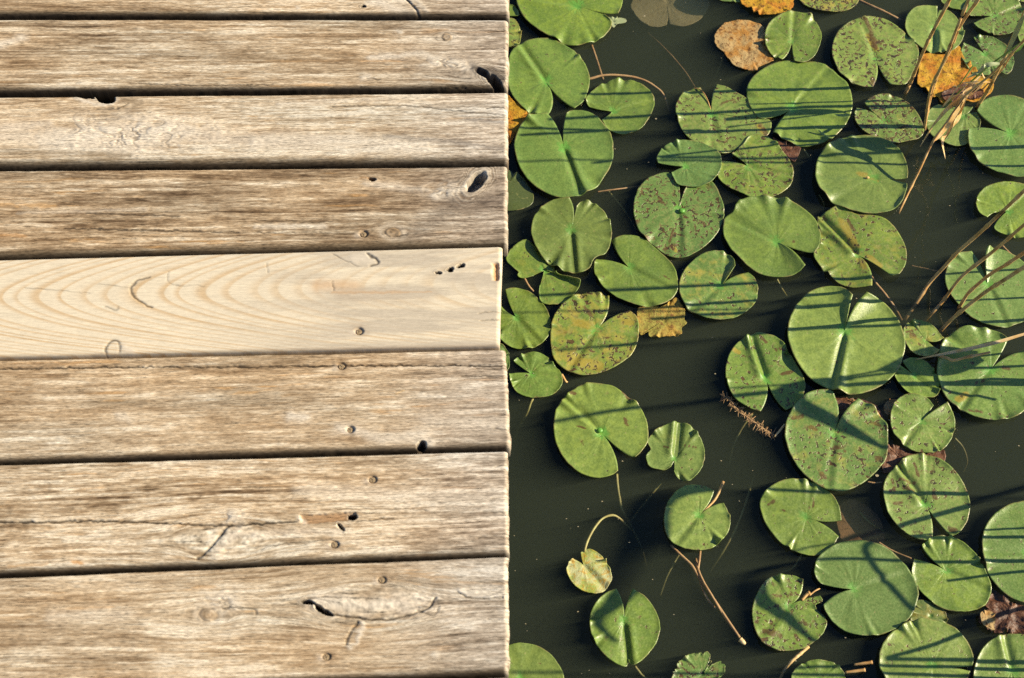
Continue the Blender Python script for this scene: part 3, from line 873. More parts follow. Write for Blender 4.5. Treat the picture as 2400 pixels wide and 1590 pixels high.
def leaf(name, mat, label, cat, group, tile, apex, outline, mids=None, lvl=0, closed=False, z=None, rim=0.0022, wave=0.0012,
         crimps=4, ragged=0.0006, rib=0.0014, dmg=0.15, yel=0.0, dull=0.0, tilt=0.012, crinkle=0.0, cup=0.0, bites=(), drop=0.0, curl=(0.0, 0.0), yellow=(), blight=()):
    PAD_SEED[0] += 1
    sd = PAD_SEED[0]
    rng = random.Random(sd * 131 + 5)
    zz = WATER_Z + 0.0022 + lvl * 0.0026 if z is None else WATER_Z + z
    A = np.array(parse(tile, apex)[0])[:2]
    O = np.array([np.array(p)[:2] for p in parse(tile, outline)])
    N = 150
    C = catmull(O, N + 1 if closed else N, closed)
    if closed: C = C[:-1]
    size = np.linalg.norm(C - A, axis=1).mean()
    # ragged margin
    k = np.arange(N)
    rad_dir = (C - A) / np.linalg.norm(C - A, axis=1)[:, None]
    rr = ragged * 2 * (fbm(k * 0.35, k * 0 + sd, sd, 4) - 0.5)
    if ragged > 0.0015:
        rr = rr - ragged * 1.4 * (fbm(k * 0.9, k * 0 + sd + 0.5, sd + 9, 2) > 0.62)
    C = C + rad_dir * rr[:, None]
    for (bx, by, br) in bites:
        b = np.array(parse(tile, '%f,%f' % (bx, by))[0])[:2]
        br_ = br / 3.136 / 1540.0
        for i in range(N):
            d = np.linalg.norm(C[i] - b)
            if d < br_:
                C[i] = C[i] + (A - C[i]) / np.linalg.norm(A - C[i]) * (br_ - d) * 1.2
    R = np.array(RINGS)
    XY = A + R[:, None, None] * (C - A)[None]
    if not closed:
        m = [None, None]
        if mids:
            pts = [np.array(p)[:2] for p in parse(tile, mids)]
            m = [pts[0], pts[1]]
        for side, mp in ((0, m[0]), (N - 1, m[1])):
            if mp is None:
                # notch edges bow outwards a touch
                mid = (A + C[side]) / 2
                other = C[side + (6 if side == 0 else -6)]
                dvec = (mid - (A + other) / 2)
                dvec = dvec / (np.linalg.norm(dvec) + 1e-9) * size * 0.03
            else:
                dvec = mp - (A + C[side]) / 2
            w = np.exp(-np.abs(k - side) / 5.0)
            bow = 4 * R * (1 - R)
            XY = XY + bow[:, None, None] * w[None, :, None] * dvec
    ang = np.arctan2(rad_dir[:, 1], rad_dir[:, 0])
    Z = np.zeros((len(R), N))
    rim_mod = 0.25 + 1.3 * fbm(k * 0.11, k * 0 + sd * 1.7, sd + 3, 3) ** 1.5
    if closed:
        rim_mod = 0.6 + 0.4 * np.sin(ang * 2 + sd)
    lift = 0.85 * np.clip((R - 0.86) / 0.14, 0, 1) ** 1.7
    Z += rim * lift[:, None] * rim_mod[None]
    for kk in range(3, 9):
        Z += wave * (0.9 / kk ** 0.4) * (R ** 2.2)[:, None] * np.sin(kk * ang + rng.uniform(0, 6.28))[None] * rng.uniform(0.3, 1)
    for _ in range(crimps):
        a0, wd, am = rng.uniform(-3.14, 3.14), rng.uniform(0.045, 0.11), rng.uniform(0.0022, 0.0062) * rng.choice((-1, 1, 1))
        da = np.angle(np.exp(1j * (ang - a0)))
        prof = np.exp(-(da / wd) ** 2) - 0.6 * np.exp(-((da - 1.7 * wd) / wd) ** 2)
        Z += am * (R ** 5)[:, None] * prof[None]
    # radial fluting near the middle and a midrib opposite the notch
    fl = fbm(ang * 5.0 + 20, ang * 0 + sd, sd + 7, 3) - 0.5
    Z += 0.0011 * (np.exp(-((R - 0.42) / 0.30) ** 2))[:, None] * fl[None] * min(1.0, size / 0.06) * (0.25 if closed else 1.0)
    if not closed and rib:
        notch = ((C[0] + C[-1]) / 2 - A)
        rd = -notch / (np.linalg.norm(notch) + 1e-9)
        rd = np.array([rd[0] * math.cos(0.12) - rd[1] * math.sin(0.12), rd[0] * math.sin(0.12) + rd[1] * math.cos(0.12)])
        rel = XY - A
        along_ = rel @ rd
        lat = rel[..., 0] * -rd[1] + rel[..., 1] * rd[0]
        Z += -rib * np.exp(-(lat / 0.006) ** 2) * sstep(0.0, 0.01, along_) + rib * 0.8 * np.exp(-((lat - 0.007) / 0.006) ** 2) * sstep(0.0, 0.01, along_)
    # dip where the stalk joins
    Z -= 0.0018 * np.exp(-(R / 0.12) ** 2)[:, None]
    Z += cup * (R ** 2)[:, None]
    if crinkle:
        Z += crinkle * (fbm(XY[..., 0] * 70 + sd, XY[..., 1] * 70, sd + 11, 4) - 0.45) * 2
    for side, am in ((0, curl[0]), (N - 1, curl[1])):
        if am:          # a notch edge rolled up off the water
            w = np.exp(-(np.abs(k - side) / 6.0) ** 1.5)
            prof = np.sin(np.clip(R, 0, 1) * math.pi * 0.62)
            Z += am * prof[:, None] * w[None]
    rel = XY - C.mean(axis=0)
    tx, ty = rng.uniform(-tilt, tilt), rng.uniform(-tilt, tilt)
    Z += rel[..., 0] * tx + rel[..., 1] * ty
    if z is None:
        Z = np.maximum(Z, -0.0035 - lvl * 0.0026 - drop)
    V = np.concatenate([XY, Z[..., None] + zz], axis=-1)
    nr = len(R)
    idx = np.arange(nr * N).reshape(nr, N)
    F = []
    Vf = V.reshape(-1, 3)
    # ring 0 collapses to one vertex
    keep = Vf[N:]
    apexv = V[0].mean(axis=0)
    Vf = np.concatenate([[apexv], keep])
    gi = lambda r, c_: 1 + (r - 1) * N + c_
    last = N if closed else N - 1
    for c_ in range(last):
        c2 = (c_ + 1) % N
        F.append((0, gi(1, c_), gi(1, c2)))
        for r in range(1, nr - 1):
            F.append((gi(r, c_), gi(r + 1, c_), gi(r + 1, c2), gi(r, c2)))
    # upward faces
    a_, b_, c__ = (Vf[i] for i in F[0])
    if np.cross(b_ - a_, c__ - a_)[2] < 0:
        F = [f[::-1] for f in F]
    radA = np.concatenate([[0.0], np.repeat(R[1:], N)])
    angA = np.concatenate([[0.0], np.tile(np.arange(N) / N, nr - 1)])
    def strokes(lst):
        out = np.zeros(len(Vf))
        for (x0, y0, x1, y1, w_) in lst:
            a_, b_ = (np.array(at(*px(tile, *q_), WATER_Z))[:2] for q_ in ((x0, y0), (x1, y1)))
            ab = b_ - a_
            tt = np.clip(((Vf[:, :2] - a_) @ ab) / (ab @ ab + 1e-12), 0, 1)
            d_ = np.linalg.norm(Vf[:, :2] - a_ - tt[:, None] * ab, axis=1)
            out = np.maximum(out, np.exp(-(d_ / (w_ / 3.136 / 1560.0)) ** 2))
        return out
    o = mesh_from(name, Vf, F, mat, attrs=dict(rad=radA, ang=angA, patch=strokes(yellow), blight=strokes(blight)), origin=(A[0], A[1], zz))
    md = o.modifiers.new('thickness', 'SOLIDIFY')
    md.thickness, md.offset = 0.0009, -1.0
    o['damage'], o['yellowing'], o['dullness'] = float(dmg), float(yel), float(dull or rng.choice((0.0, 0.0, 0.06, 0.16)))
    tag(o, label, cat, group)
    return o


def pad(label, tile, apex, outline, mids=None, **kw):
    return leaf('lily_pad', M_PAD, label, 'lily pad', 'lily pads floating on the pond', tile, apex, outline, mids, **kw)


def dead(label, tile, apex, outline, mat=M_YELLOW, name='dead_leaf', **kw):
    d = dict(closed=True, ragged=0.0015, crinkle=0.0018, wave=0.0007, lvl=0, crimps=3, rib=0, rim=0.0005)
    d.update(kw)
    return leaf(name, mat, label, 'dead leaf', None, tile, apex, outline, **d)


# --- along the jetty, top to bottom
pad('large clean pad with a narrow sideways slit, at the top edge beside the jetty', 'A', '605,65',
    '805,135 855,190 835,250 760,310 640,345 540,352 430,300 310,235 215,150 165,60 150,-20 190,-130 330,-230 540,-270 760,-220 890,-110 935,0 930,60 905,125',
    '690,95 760,112', lvl=2, dmg=0.03, crimps=7)
pad('bright green sliver of pad squeezed between jetty end and the topmost large pad', 'A', '60,80', '20,30 105,38 150,62 175,122 110,125 30,130 -30,80', closed=True, dmg=0.0)
pad('olive pad with brown spots, half under the jetty near its top corner', 'A', '40,250', '40,130 110,140 155,160 188,230 190,280 170,340 105,352 20,350 -40,240', closed=True, dmg=0.5, yel=0.25)
pad('green pad with a tapering lower notch, against the jetty below the large top pad', 'A', '375,610',
    '580,815 650,760 690,650 690,560 650,470 590,400 540,370 430,310 350,298 250,312 170,350 110,420 95,520 95,620 120,700 170,770 240,830 320,853 395,850',
    '450,715 425,740', lvl=1, dmg=0.15, rib=0.003)
pad('small oval pad with a sideways notch, below the arched brown stem', 'A', '865,822',
    '690,792 665,750 690,700 760,640 850,600 950,590 1050,615 1130,670 1170,740 1165,800 1130,880 1070,950 980,990 900,992 830,960 785,885',
    '775,815 835,850', lvl=0, dmg=0.12)
dead('bright yellow leaf poking out from under the jetty end', 'A', '90,900', '60,700 130,745 200,800 250,860 200,910 160,980 110,1060 40,1080 -20,900')
pad('large heart-shaped pad with its notch at the top, third pad down beside the jetty', 'A', '505,1100',
    '525,857 560,836 640,838 730,870 800,940 850,1020 868,1130 855,1220 810,1310 740,1400 660,1450 575,1468 480,1475 380,1440 290,1385 210,1300 160,1190 140,1090 160,1000 210,910 290,865 382,853',
    '499,975 455,955', lvl=2, dmg=0.06, rib=0.0028)
pad('dull brown-green pad lying low, half hidden by the jetty beside the dark round pad', 'A', '60,1410', '60,1250 140,1268 210,1310 265,1390 285,1450 270,1500 210,1535 130,1548 40,1530 -40,1400',
    closed=True, dull=0.75, rim=0.0005, z=-0.0005, dmg=0.1)
pad('darker creased round pad with a notch at the top, fourth down beside the jetty', 'D', '560,455',
    '600,282 640,240 720,255 790,310 840,390 855,480 845,560 810,630 750,655 715,690 690,740 620,770 540,765 450,730 370,680 310,600 280,540 265,450 290,350 350,280 430,235 545,226',
    '583,350 578,320', lvl=2, dmg=0.12, dull=0.35, wave=0.0024, crimps=7, rib=0.003)
pad('small torn bow-tie shaped pad beneath the dark round pad', 'D', '365,735',
    '330,860 325,920 345,975 430,990 520,970 590,910 625,838 560,812 450,770 420,690 320,600 240,520 170,540 110,590 80,660 130,710 170,750 165,780 200,800 270,782',
    lvl=0, dmg=0.3, yel=0.12, ragged=0.0012)
pad('clean green pad with an upper left notch, right of the darker creased round pad', 'D', '985,722',
    '858,525 920,500 1000,492 1080,510 1160,570 1260,660 1320,740 1342,830 1335,900 1290,960 1200,1000 1100,1008 980,980 870,930 790,860 735,780 725,710 740,665',
    '905,635 860,678', lvl=1, dmg=0.10, yel=0.06, blight=[(780, 790, 800, 800, 9), (1230, 780, 1280, 810, 8)])
pad('round pad with dense dark squiggles in its lower half, small green tip at its centre', 'D', '1352,278',
    '1390,165 1420,115 1470,65 1540,45 1610,120 1650,200 1680,300 1668,390 1625,480 1545,570 1450,630 1385,652 1290,645 1210,600 1120,530 1050,440 1018,330 1020,240 1050,150 1110,80 1190,40 1280,32 1350,110',
    lvl=1, dmg=0.72, yel=0.05, blight=[(1190, 190, 1240, 260, 14), (1240, 590, 1330, 560, 16), (1310, 440, 1280, 540, 12), (1500, 380, 1550, 420, 16)], yellow=[(1290, 560, 1330, 600, 20)])
pad('green pad tucked against the set back pale board end', 'D', '155,1080',
    '75,885 110,872 180,872 270,905 340,970 390,1050 410,1130 395,1210 350,1270 270,1312 190,1318 110,1300 40,1250 -10,1150 0,1060 40,990',
    '105,985 90,1045', lvl=0, dmg=0.1)
pad('large yellowing blotchy pad with an angled notch at its upper right', 'D', '745,1178',
    '990,1045 1040,1090 1055,1170 1050,1250 1010,1350 920,1430 800,1490 660,1517 570,1500 490,1460 430,1390 408,1290 410,1180 430,1090 490,1000 560,945 640,912 740,910 835,932',
    '855,1092 822,1070', lvl=1, dmg=0.62, yel=0.30, blight=[(660, 1020, 700, 1070, 22), (570, 1070, 600, 1090, 20), (470, 1190, 520, 1200, 20), (510, 1370, 590, 1330, 12), (880, 1430, 920, 1410, 12)], yellow=[(600, 1130, 680, 1150, 40), (560, 1400, 760, 1450, 50), (950, 1120, 1000, 1130, 34)])
dead('torn yellow-green dying leaf between the blotchy pad and the small spotted pad', 'D', '1240,1110',
    '1050,1020 1150,1010 1240,1000 1320,935 1360,975 1395,1040 1390,1100 1405,1130 1370,1160 1370,1205 1290,1220 1150,1230 1120,1190 1070,1215 1045,1150', M_MOTTLED, crinkle=0.002)
pad('small green pad with a left-facing notch, under the blotchy yellowing pad by the jetty', 'G', '265,240',
    '135,150 180,110 250,90 320,92 390,125 430,180 480,230 497,290 480,345 430,395 350,418 260,418 180,390 125,330 103,245', '205,205 180,236', lvl=0, dmg=0.2)
pad('thin green edge of a pad showing beside the jetty below the pale board', 'D', '20,1380', '20,1290 60,1292 95,1340 108,1400 100,1460 60,1500 0,1480 -40,1380', closed=True, dmg=0.05)
g1 = pad('large green pad in open water with a bright green tip at its centre', 'G', '790,690',
    '1030,862 1090,800 1125,720 1110,590 1060,490 990,430 940,392 860,345 760,325 660,325 580,365 500,430 450,510 430,620 440,730 490,850 570,940 670,995 770,1012 860,990 902,960',
    '925,815 875,830', lvl=1, dmg=0.07, rib=0.003, blight=[(560, 390, 590, 400, 16), (940, 390, 990, 440, 14), (600, 630, 650, 650, 9), (640, 740, 655, 770, 9), (950, 570, 990, 640, 9)])


def stalk_tip(pad_, tile, x, y, r, mat):
    bm = bmesh.new()
    bmesh.ops.create_uvsphere(bm, u_segments=14, v_segments=8, radius=r)
    for v_ in bm.verts:
        v_.co = Vector((v_.co.x, v_.co.y * 0.85, v_.co.z * 0.5))
    ms = bpy.data.meshes.new('stalk_tip'); bm.to_mesh(ms); bm.free()
    ms.materials.append(mat)
    for p_ in ms.polygons: p_.use_smooth = True
    so = link(bpy.data.objects.new('stalk_tip', ms), pad_)
    so.location = at(*px(tile, x, y), WATER_Z + 0.0045) - pad_.location
    so.location.z = 0.0016


stalk_tip(g1, 'G', 770, 660, 0.0046, M_BUD)
find = lambda q_: next(o_ for o_ in SC.objects if q_ in o_.get('label', ''))
stalk_tip(find('dense dark squiggles'), 'D', 1372, 300, 0.0052, M_BUD)
pad('small folded pad with a chewed lower edge, right of the pad with bright green tip', 'G', '1322,870',
    '1290,925 1240,950 1170,940 1125,920 1110,850 1140,800 1120,745 1150,690 1210,640 1290,605 1370,598 1430,625 1490,690 1530,770 1540,850 1520,930 1470,1000 1410,1035 1340,1000 1318,958',
    lvl=0, dmg=0.12, yel=0.08, rib=0.006, ragged=0.0010, blight=[(1380, 770, 1480, 785, 9), (1240, 780, 1270, 790, 12)])
pad('small round pad with a dry stub lying in its notch above brown stems', 'K', '245,375',
    '420,292 455,350 470,420 455,500 400,575 320,625 220,635 120,615 40,570 -5,500 -15,410 0,310 50,230 120,175 200,157 280,165 352,197', '340,312 318,285', lvl=1, dmg=0.22)
j1 = leaf('lily_pad', M_MILDEW, 'tiny pale mottled pad with orange edges at the tip of a curved stem', 'lily pad', 'lily pads floating on the pond', 'J', '655,745',
    '630,648 680,625 740,640 800,690 840,760 858,830 840,880 800,930 740,950 660,935 590,895 545,830 527,770 545,720 572,695', lvl=0, dmg=0.3, yel=0.26, rib=0.002)
pad('pad split into two halves by deep notches at top and bottom, lowest in open water', 'J', '945,1150',
    '1005,925 1080,960 1150,1030 1195,1120 1210,1210 1185,1310 1120,1400 1050,1465 1000,1480 982,1440 965,1486 920,1480 830,1430 760,1350 710,1260 693,1170 705,1090 750,1010 820,945 890,915',
    '962,1040 940,1035', lvl=1, dmg=0.28, rib=0.003)
pad('half-visible green pad in the bottom corner by the jetty end', 'J', '190,1560', '210,1320 320,1340 410,1400 470,1475 505,1560 500,1650 430,1750 300,1810 150,1810 0,1760 -90,1650 -100,1530 -50,1420 60,1350 140,1325', closed=True, dmg=0.02, cup=0.002)
pad('ragged chewed pad cut by the bottom edge of the frame', 'K', '275,1540',
    '335,1475 400,1447 432,1490 425,1540 380,1575 300,1640 180,1680 80,1650 40,1600 45,1560 60,1512 92,1500 80,1470 130,1420 200,1390 280,1382 326,1392 320,1425 338,1450 305,1482',
    lvl=0, dmg=0.75, ragged=0.0018)

# --- the middle of the pond
dead('pale tan withered leaf floating above the large notched pads', 'B', '600,370',
     '360,260 390,215 450,170 540,155 640,165 720,210 740,300 760,400 790,450 720,480 680,500 665,530 590,520 510,490 460,440 430,395 380,350 358,310', M_ORANGE, crinkle=0.002, lvl=0)
pad('round upright-notched pad touching the tan withered leaf', 'B', '925,325',
    '940,470 1010,478 1080,440 1120,370 1140,280 1110,200 1060,130 1000,120 920,102 840,130 760,190 725,270 730,350 770,420 850,458', '928,410 895,410', lvl=2, dmg=0.45, rib=0.002)
pad('widest pad of the upper pond, crossed by three reed shadows', 'B', '925,806',
    '765,877 690,880 640,830 600,750 595,660 630,590 690,540 770,490 870,462 980,470 1090,470 1190,510 1260,580 1330,640 1365,740 1360,840 1320,930 1270,985 1220,1030 1130,1075 1010,1088 900,1060 830,1020 785,985',
    '860,850 845,890', lvl=1, dmg=0.14, crimps=8, wave=0.0016)
pad('speckled pad with a top notch, tucked under the left of the widest pad', 'B', '338,842',
    '372,628 450,650 530,695 600,740 650,830 690,880 760,890 775,940 740,1010 660,1000 600,1032 530,1100 400,1135 300,1080 190,1040 120,960 80,860 75,780 110,710 170,668 255,652',
    '338,730 305,740', lvl=0, dmg=0.62, yel=0.08, blight=[(400, 770, 500, 740, 12), (220, 760, 240, 765, 14), (700, 930, 740, 1000, 22)], yellow=[(690, 930, 720, 980, 32)])
pad('spotted pad with its notch on the left, crossed by a broad dark shadow', 'B', '600,1230',
    '480,1147 560,1080 620,1012 720,1010 800,1060 850,1120 905,1190 935,1280 915,1370 850,1430 760,1465 640,1468 540,1430 450,1380 378,1300 400,1200',
    '545,1185 490,1205', lvl=1, dmg=0.68, yel=0.12)
dead('dark brown leaf scrap between the widest pad and the spotted pad', 'B', '890,1110', '790,1020 860,1050 985,1090 960,1180 930,1190 900,1160 850,1110', M_BROWN)
pad('pale flat pad with a notch on its left, overlapping the squiggle-marked pad', 'B', '140,1242',
    '-62,1217 -68,1180 -40,1125 10,1080 100,1055 200,1058 300,1090 390,1150 405,1230 380,1300 330,1360 250,1392 150,1392 80,1370 38,1290', '60,1238 85,1265', lvl=2, dmg=0.15, dull=0.05)
pad('smooth pale green pad with a curled tip beside its slanting notch', 'E', '815,540',
    '1085,628 1125,560 1130,470 1100,390 1040,330 950,270 860,228 740,210 620,218 520,265 490,325 435,360 415,430 425,510 470,590 540,665 620,740 700,785 800,800 900,800 970,770 1012,730',
    '940,595 925,625', lvl=2, dmg=0.0, rim=0.003, curl=(0.0, 0.009), blight=[(918, 520, 925, 540, 14)])
pad('small spotted pad with a curled notch edge, beside the torn dying leaf', 'E', '410,850',
    '610,757 650,800 672,870 665,960 620,1020 530,1080 430,1105 330,1103 230,1070 150,1020 105,930 97,850 120,770 180,690 250,635 330,608 420,610 490,660 500,730', '495,790 460,790', lvl=1, dmg=0.42, yel=0.2, curl=(0.0, 0.007))
pad('light pad with a yellow folded centre crease, right of the smooth pale pad', 'F', '350,632',
    '580,800 640,780 690,700 695,600 660,500 600,420 530,365 450,345 330,335 260,300 200,270 120,310 40,370 60,450 65,540 15,630 50,700 120,770 200,840 300,875 440,872',
    '470,715 425,745', lvl=1, dmg=0.52, yel=0.16, rib=0.007, curl=(0.004, 0.006), yellow=[(225, 390, 290, 500, 38), (290, 500, 350, 620, 34), (350, 640, 385, 730, 26), (430, 650, 500, 720, 30)], blight=[(110, 365, 112, 366, 22), (270, 380, 320, 460, 18)])
pad('largest clean heart-shaped pad of the lower pond with pale curled notch edges', 'E', '1308,1200',
    '1450,955 1545,985 1615,1030 1676,1100 1716,1170 1746,1280 1736,1380 1686,1500 1590,1595 1470,1652 1350,1670 1200,1628 1110,1588 1030,1528 950,1428 905,1320 886,1220 900,1120 960,1000 1040,925 1120,893 1200,885 1290,905 1352,965',
    '1355,1065 1325,1080', lvl=3, dmg=0.02, rim=0.0036, rib=0.004, curl=(0.013, 0.010))
pad('oval pad with a pale midrib ridge, left of the largest heart-shaped pad', 'H', '735,445',
    '880,672 950,640 1000,580 1023,500 1000,420 950,320 890,220 820,145 740,115 670,105 600,130 520,185 465,260 437,360 440,440 470,530 520,600 600,655 692,688',
    '795,580 742,570', lvl=1, dmg=0.5, yel=0.05, rib=0.006, blight=[(850, 410, 930, 390, 18), (790, 230, 850, 220, 14), (690, 130, 740, 180, 12)], yellow=[(500, 230, 530, 250, 24)])
pad('big brown-spotted heart pad directly below the largest clean heart pad', 'H', '1240,835',
    '1400,605 1496,650 1566,720 1611,800 1621,920 1611,1030 1566,1100 1486,1180 1396,1240 1290,1277 1180,1265 1090,1215 1000,1140 930,1040 885,940 867,850 885,750 930,660 1000,580 1090,540 1180,533 1222,552',
    '1300,705 1265,690', lvl=2, dmg=0.6, yel=0.15, rim=0.003, curl=(0.005, 0.0), blight=[(930, 735, 1000, 720, 20), (1050, 800, 1090, 820, 24), (1500, 760, 1560, 800, 16), (1540, 1030, 1560, 1040, 26), (1140, 1150, 1170, 1180, 24), (1240, 960, 1300, 970, 22)])
pad('smooth green pad with a right-facing notch, beside the sunken brown leaf', 'K', '1030,395',
    '1265,535 1240,580 1190,640 1120,672 1020,668 930,635 840,580 760,490 710,400 688,300 710,230 770,165 850,128 950,113 1040,125 1130,165 1210,220 1260,300 1282,380 1285,415',
    '1165,452 1150,424', lvl=1, dmg=0.2, blight=[(750, 300, 800, 275, 12), (840, 335, 870, 345, 9), (1040, 330, 1085, 310, 8), (1080, 260, 1085, 310, 8)])
pad('pad with clustered dark spots and a torn right lobe, left of the plain heart pad', 'K', '905,1040',
    '1130,970 1145,1010 1095,1035 1105,1065 1150,1105 1178,1160 1165,1220 1110,1290 1030,1345 930,1373 830,1372 740,1340 690,1295 650,1210 633,1110 640,1020 680,930 740,850 830,818 930,822 1000,852',
    '1010,995 985,965', lvl=1, dmg=0.62, yel=0.05, ragged=0.001, blight=[(720, 1230, 840, 1270, 22), (770, 1170, 800, 1180, 16), (950, 1260, 965, 1290, 16), (790, 965, 860, 975, 11), (890, 970, 950, 950, 12), (660, 1160, 680, 1170, 14)])
pad('plain heart-shaped pad with a left-facing notch and pale raised left rims', 'L', '310,925',
    '60,882 25,830 20,760 50,690 120,630 210,588 320,575 430,585 530,620 620,680 700,770 750,860 775,950 760,1040 720,1130 640,1200 540,1250 430,1270 320,1262 220,1220 140,1150 95,1080 83,1045',
    '190,915 180,965', lvl=2, dmg=0.08, rim=0.0042)
pad('pad with brown dashes and a bottom notch, right of the sunken brown leaf', 'L', '835,310',
    '1025,538 1080,510 1130,440 1155,350 1150,250 1115,160 1060,80 990,10 920,-40 840,-63 750,-62 680,-35 610,30 550,100 522,190 530,280 560,370 620,450 690,515 760,550 830,568 885,550',
    '920,430 880,425', lvl=2, dmg=0.55, rib=0.005, rim=0.003, blight=[(640, 120, 760, 150, 15), (590, 120, 610, 210, 13), (600, 300, 660, 290, 13), (750, 0, 780, 90, 14), (680, 190, 760, 205, 14), (890, 200, 900, 260, 16), (1010, 490, 1050, 495, 22)])
pad('medium pad with an upper left notch, just right of the plain heart pad', 'L', '985,780',
    '808,602 850,565 900,540 990,535 1080,560 1160,620 1230,700 1280,800 1318,900 1305,980 1270,1040 1190,1080 1110,1090 1010,1080 900,1030 810,950 750,860 732,780 752,705',
    '875,695 850,725', lvl=1, dmg=0.2, rim=0.0042)
pad('striped-shadow pad cut by the bottom edge, right of the ragged chewed pad', 'K', '1120,1590', '920,1570 945,1510 1010,1460 1110,1438 1220,1455 1290,1505 1320,1580 1290,1680 1120,1730 960,1690', closed=True, dmg=0.3)
pad('shadow-crossed pad with a pale fold, at the bottom edge under the plain heart pad', 'L', '880,1490',
    '1155,1530 1120,1600 1020,1680 850,1710 650,1690 550,1610 500,1520 488,1420 510,1340 560,1270 620,1220 690,1175 760,1155 830,1150 920,1170 1010,1200 1090,1260 1150,1340 1175,1430 1170,1492', lvl=3, dmg=0.3, rim=0.003, rib=0.003, drop=0.004)
pad('small olive half-sunk pad wedged between three bigger pads near the bottom', 'L', '880,1110', '730,1150 745,1060 780,1000 880,1010 960,1050 998,1120 985,1180 880,1230 760,1220', closed=True, yel=0.35, dull=0.4, dmg=0.3, lvl=0, rim=0.001)
pad('green pad in the bottom right corner with a straight midrib', 'L', '1475,1520',
    '1480,1800 1280,1740 1200,1640 1187,1540 1215,1430 1270,1340 1340,1280 1420,1252 1475,1250 1560,1260 1700,1330 1780,1450 1790,1600 1700,1750 1530,1800', lvl=1, dmg=0.25, rib=0.004)
dead('rotten dark brown leaf in the bottom right between pads', 'L', '1450,1110',
     '1330,940 1400,940 1480,990 1570,1050 1700,1100 1700,1250 1600,1260 1470,1250 1330,1230 1290,1200 1235,1150 1240,1100 1290,1080 1290,1010', M_BROWN, crinkle=0.006, ragged=0.004)
dead('small curled tan-brown leaf beside the rotten leaf at bottom right', 'L', '1285,1160', '1235,1100 1300,1090 1340,1130 1335,1190 1330,1230 1280,1210 1240,1170', M_ORANGE, lvl=3, crinkle=0.001, ragged=0.0006, name='dead_leaf')
pad('large pad at the right frame edge above the rotten leaf', 'L', '1600,650',
    '1880,600 1850,450 1780,350 1680,295 1560,285 1440,310 1340,375 1275,460 1248,560 1252,680 1290,800 1350,890 1430,970 1520,1015 1620,1035 1740,1000 1830,900 1875,760', lvl=2, dmg=0.22, rim=0.0036, curl=(0.006, 0.0))
pad('small yellow-green pad with one round dark hole', 'I', '840,170',
    '940,238 900,275 800,287 730,250 685,190 668,110 690,50 750,22 830,35 900,75 968,152', '890,215 905,180', lvl=2, dmg=0.4, yel=0.2, blight=[(740, 130, 745, 132, 30), (690, 110, 770, 90, 9)])
pad('small shaded pad between the holed pad and the round spotted pad', 'I', '755,420',
    '668,315 730,290 810,305 870,345 925,420 940,510 915,570 850,580 760,570 680,520 625,450 610,390 640,345', lvl=1, dmg=0.1)
pad('round spotted pad with an upper right notch, among brown rotting scraps', 'I', '810,755',
    '985,632 1020,680 1050,760 1040,850 990,940 920,985 830,992 740,975 660,920 600,850 575,760 585,670 630,600 700,562 780,570 850,595 890,648',
    '870,705 848,712', lvl=2, dmg=0.48, curl=(0.005, 0.0))
pad('large wavy pad at the right edge crossed by a pale reed blade', 'I', '1320,370',
    '1560,238 1640,330 1680,450 1650,580 1560,680 1470,735 1340,750 1220,735 1100,680 1010,600 950,510 920,410 925,300 950,200 1010,120 1120,68 1250,75 1370,100 1440,160',
    '1430,285 1395,255', lvl=1, dmg=0.25, wave=0.0026, crimps=8, rim=0.004, yellow=[(1080, 590, 1140, 560, 30)], blight=[(1210, 470, 1290, 450, 14), (1400, 360, 1440, 370, 18), (1150, 680, 1250, 690, 12)])
pad('pad behind leaning reed stalks with a pale curl at its notch, at the right edge', 'F', '1300,835',
    '1275,595 1340,580 1430,600 1520,650 1620,740 1660,860 1650,1000 1600,1090 1500,1140 1400,1160 1270,1130 1160,1070 1080,990 1010,900 985,800 1000,710 1050,640 1110,605 1180,600',
    '1268,700 1250,700', lvl=0, dmg=0.2, yel=0.05, curl=(0.010, 0.0))
pad('small two-lobed pad at the right edge over the dark water', 'F', '1440,312',
    '1290,362 1230,330 1205,260 1225,190 1290,130 1390,103 1490,105 1600,130 1690,200 1720,320 1680,420 1600,490 1510,508 1420,485 1350,455 1338,430', '1355,318 1375,370', lvl=1, dmg=0.12, rim=0.003)
dead('brown rotting leaf scrap under the round spotted pad', 'I', '640,1000', '560,930 640,930 720,960 900,960 980,970 975,1050 900,1040 700,1040 620,1100 540,1130 520,1050', M_BROWN, crinkle=0.003)
dead('brown rotting shred between the clean heart pad and the brown-spotted heart pad', 'I', '300,620', '140,560 260,570 400,590 500,650 560,760 560,820 480,700 350,650 200,660 150,620', M_BROWN, crinkle=0.003, z=-0.001)
dead('small tan scrap of leaf above the round spotted pad', 'I', '600,640', '545,620 590,580 650,590 640,640 580,690 545,670', M_ORANGE, ragged=0.001, crinkle=0.001, z=-0.002)

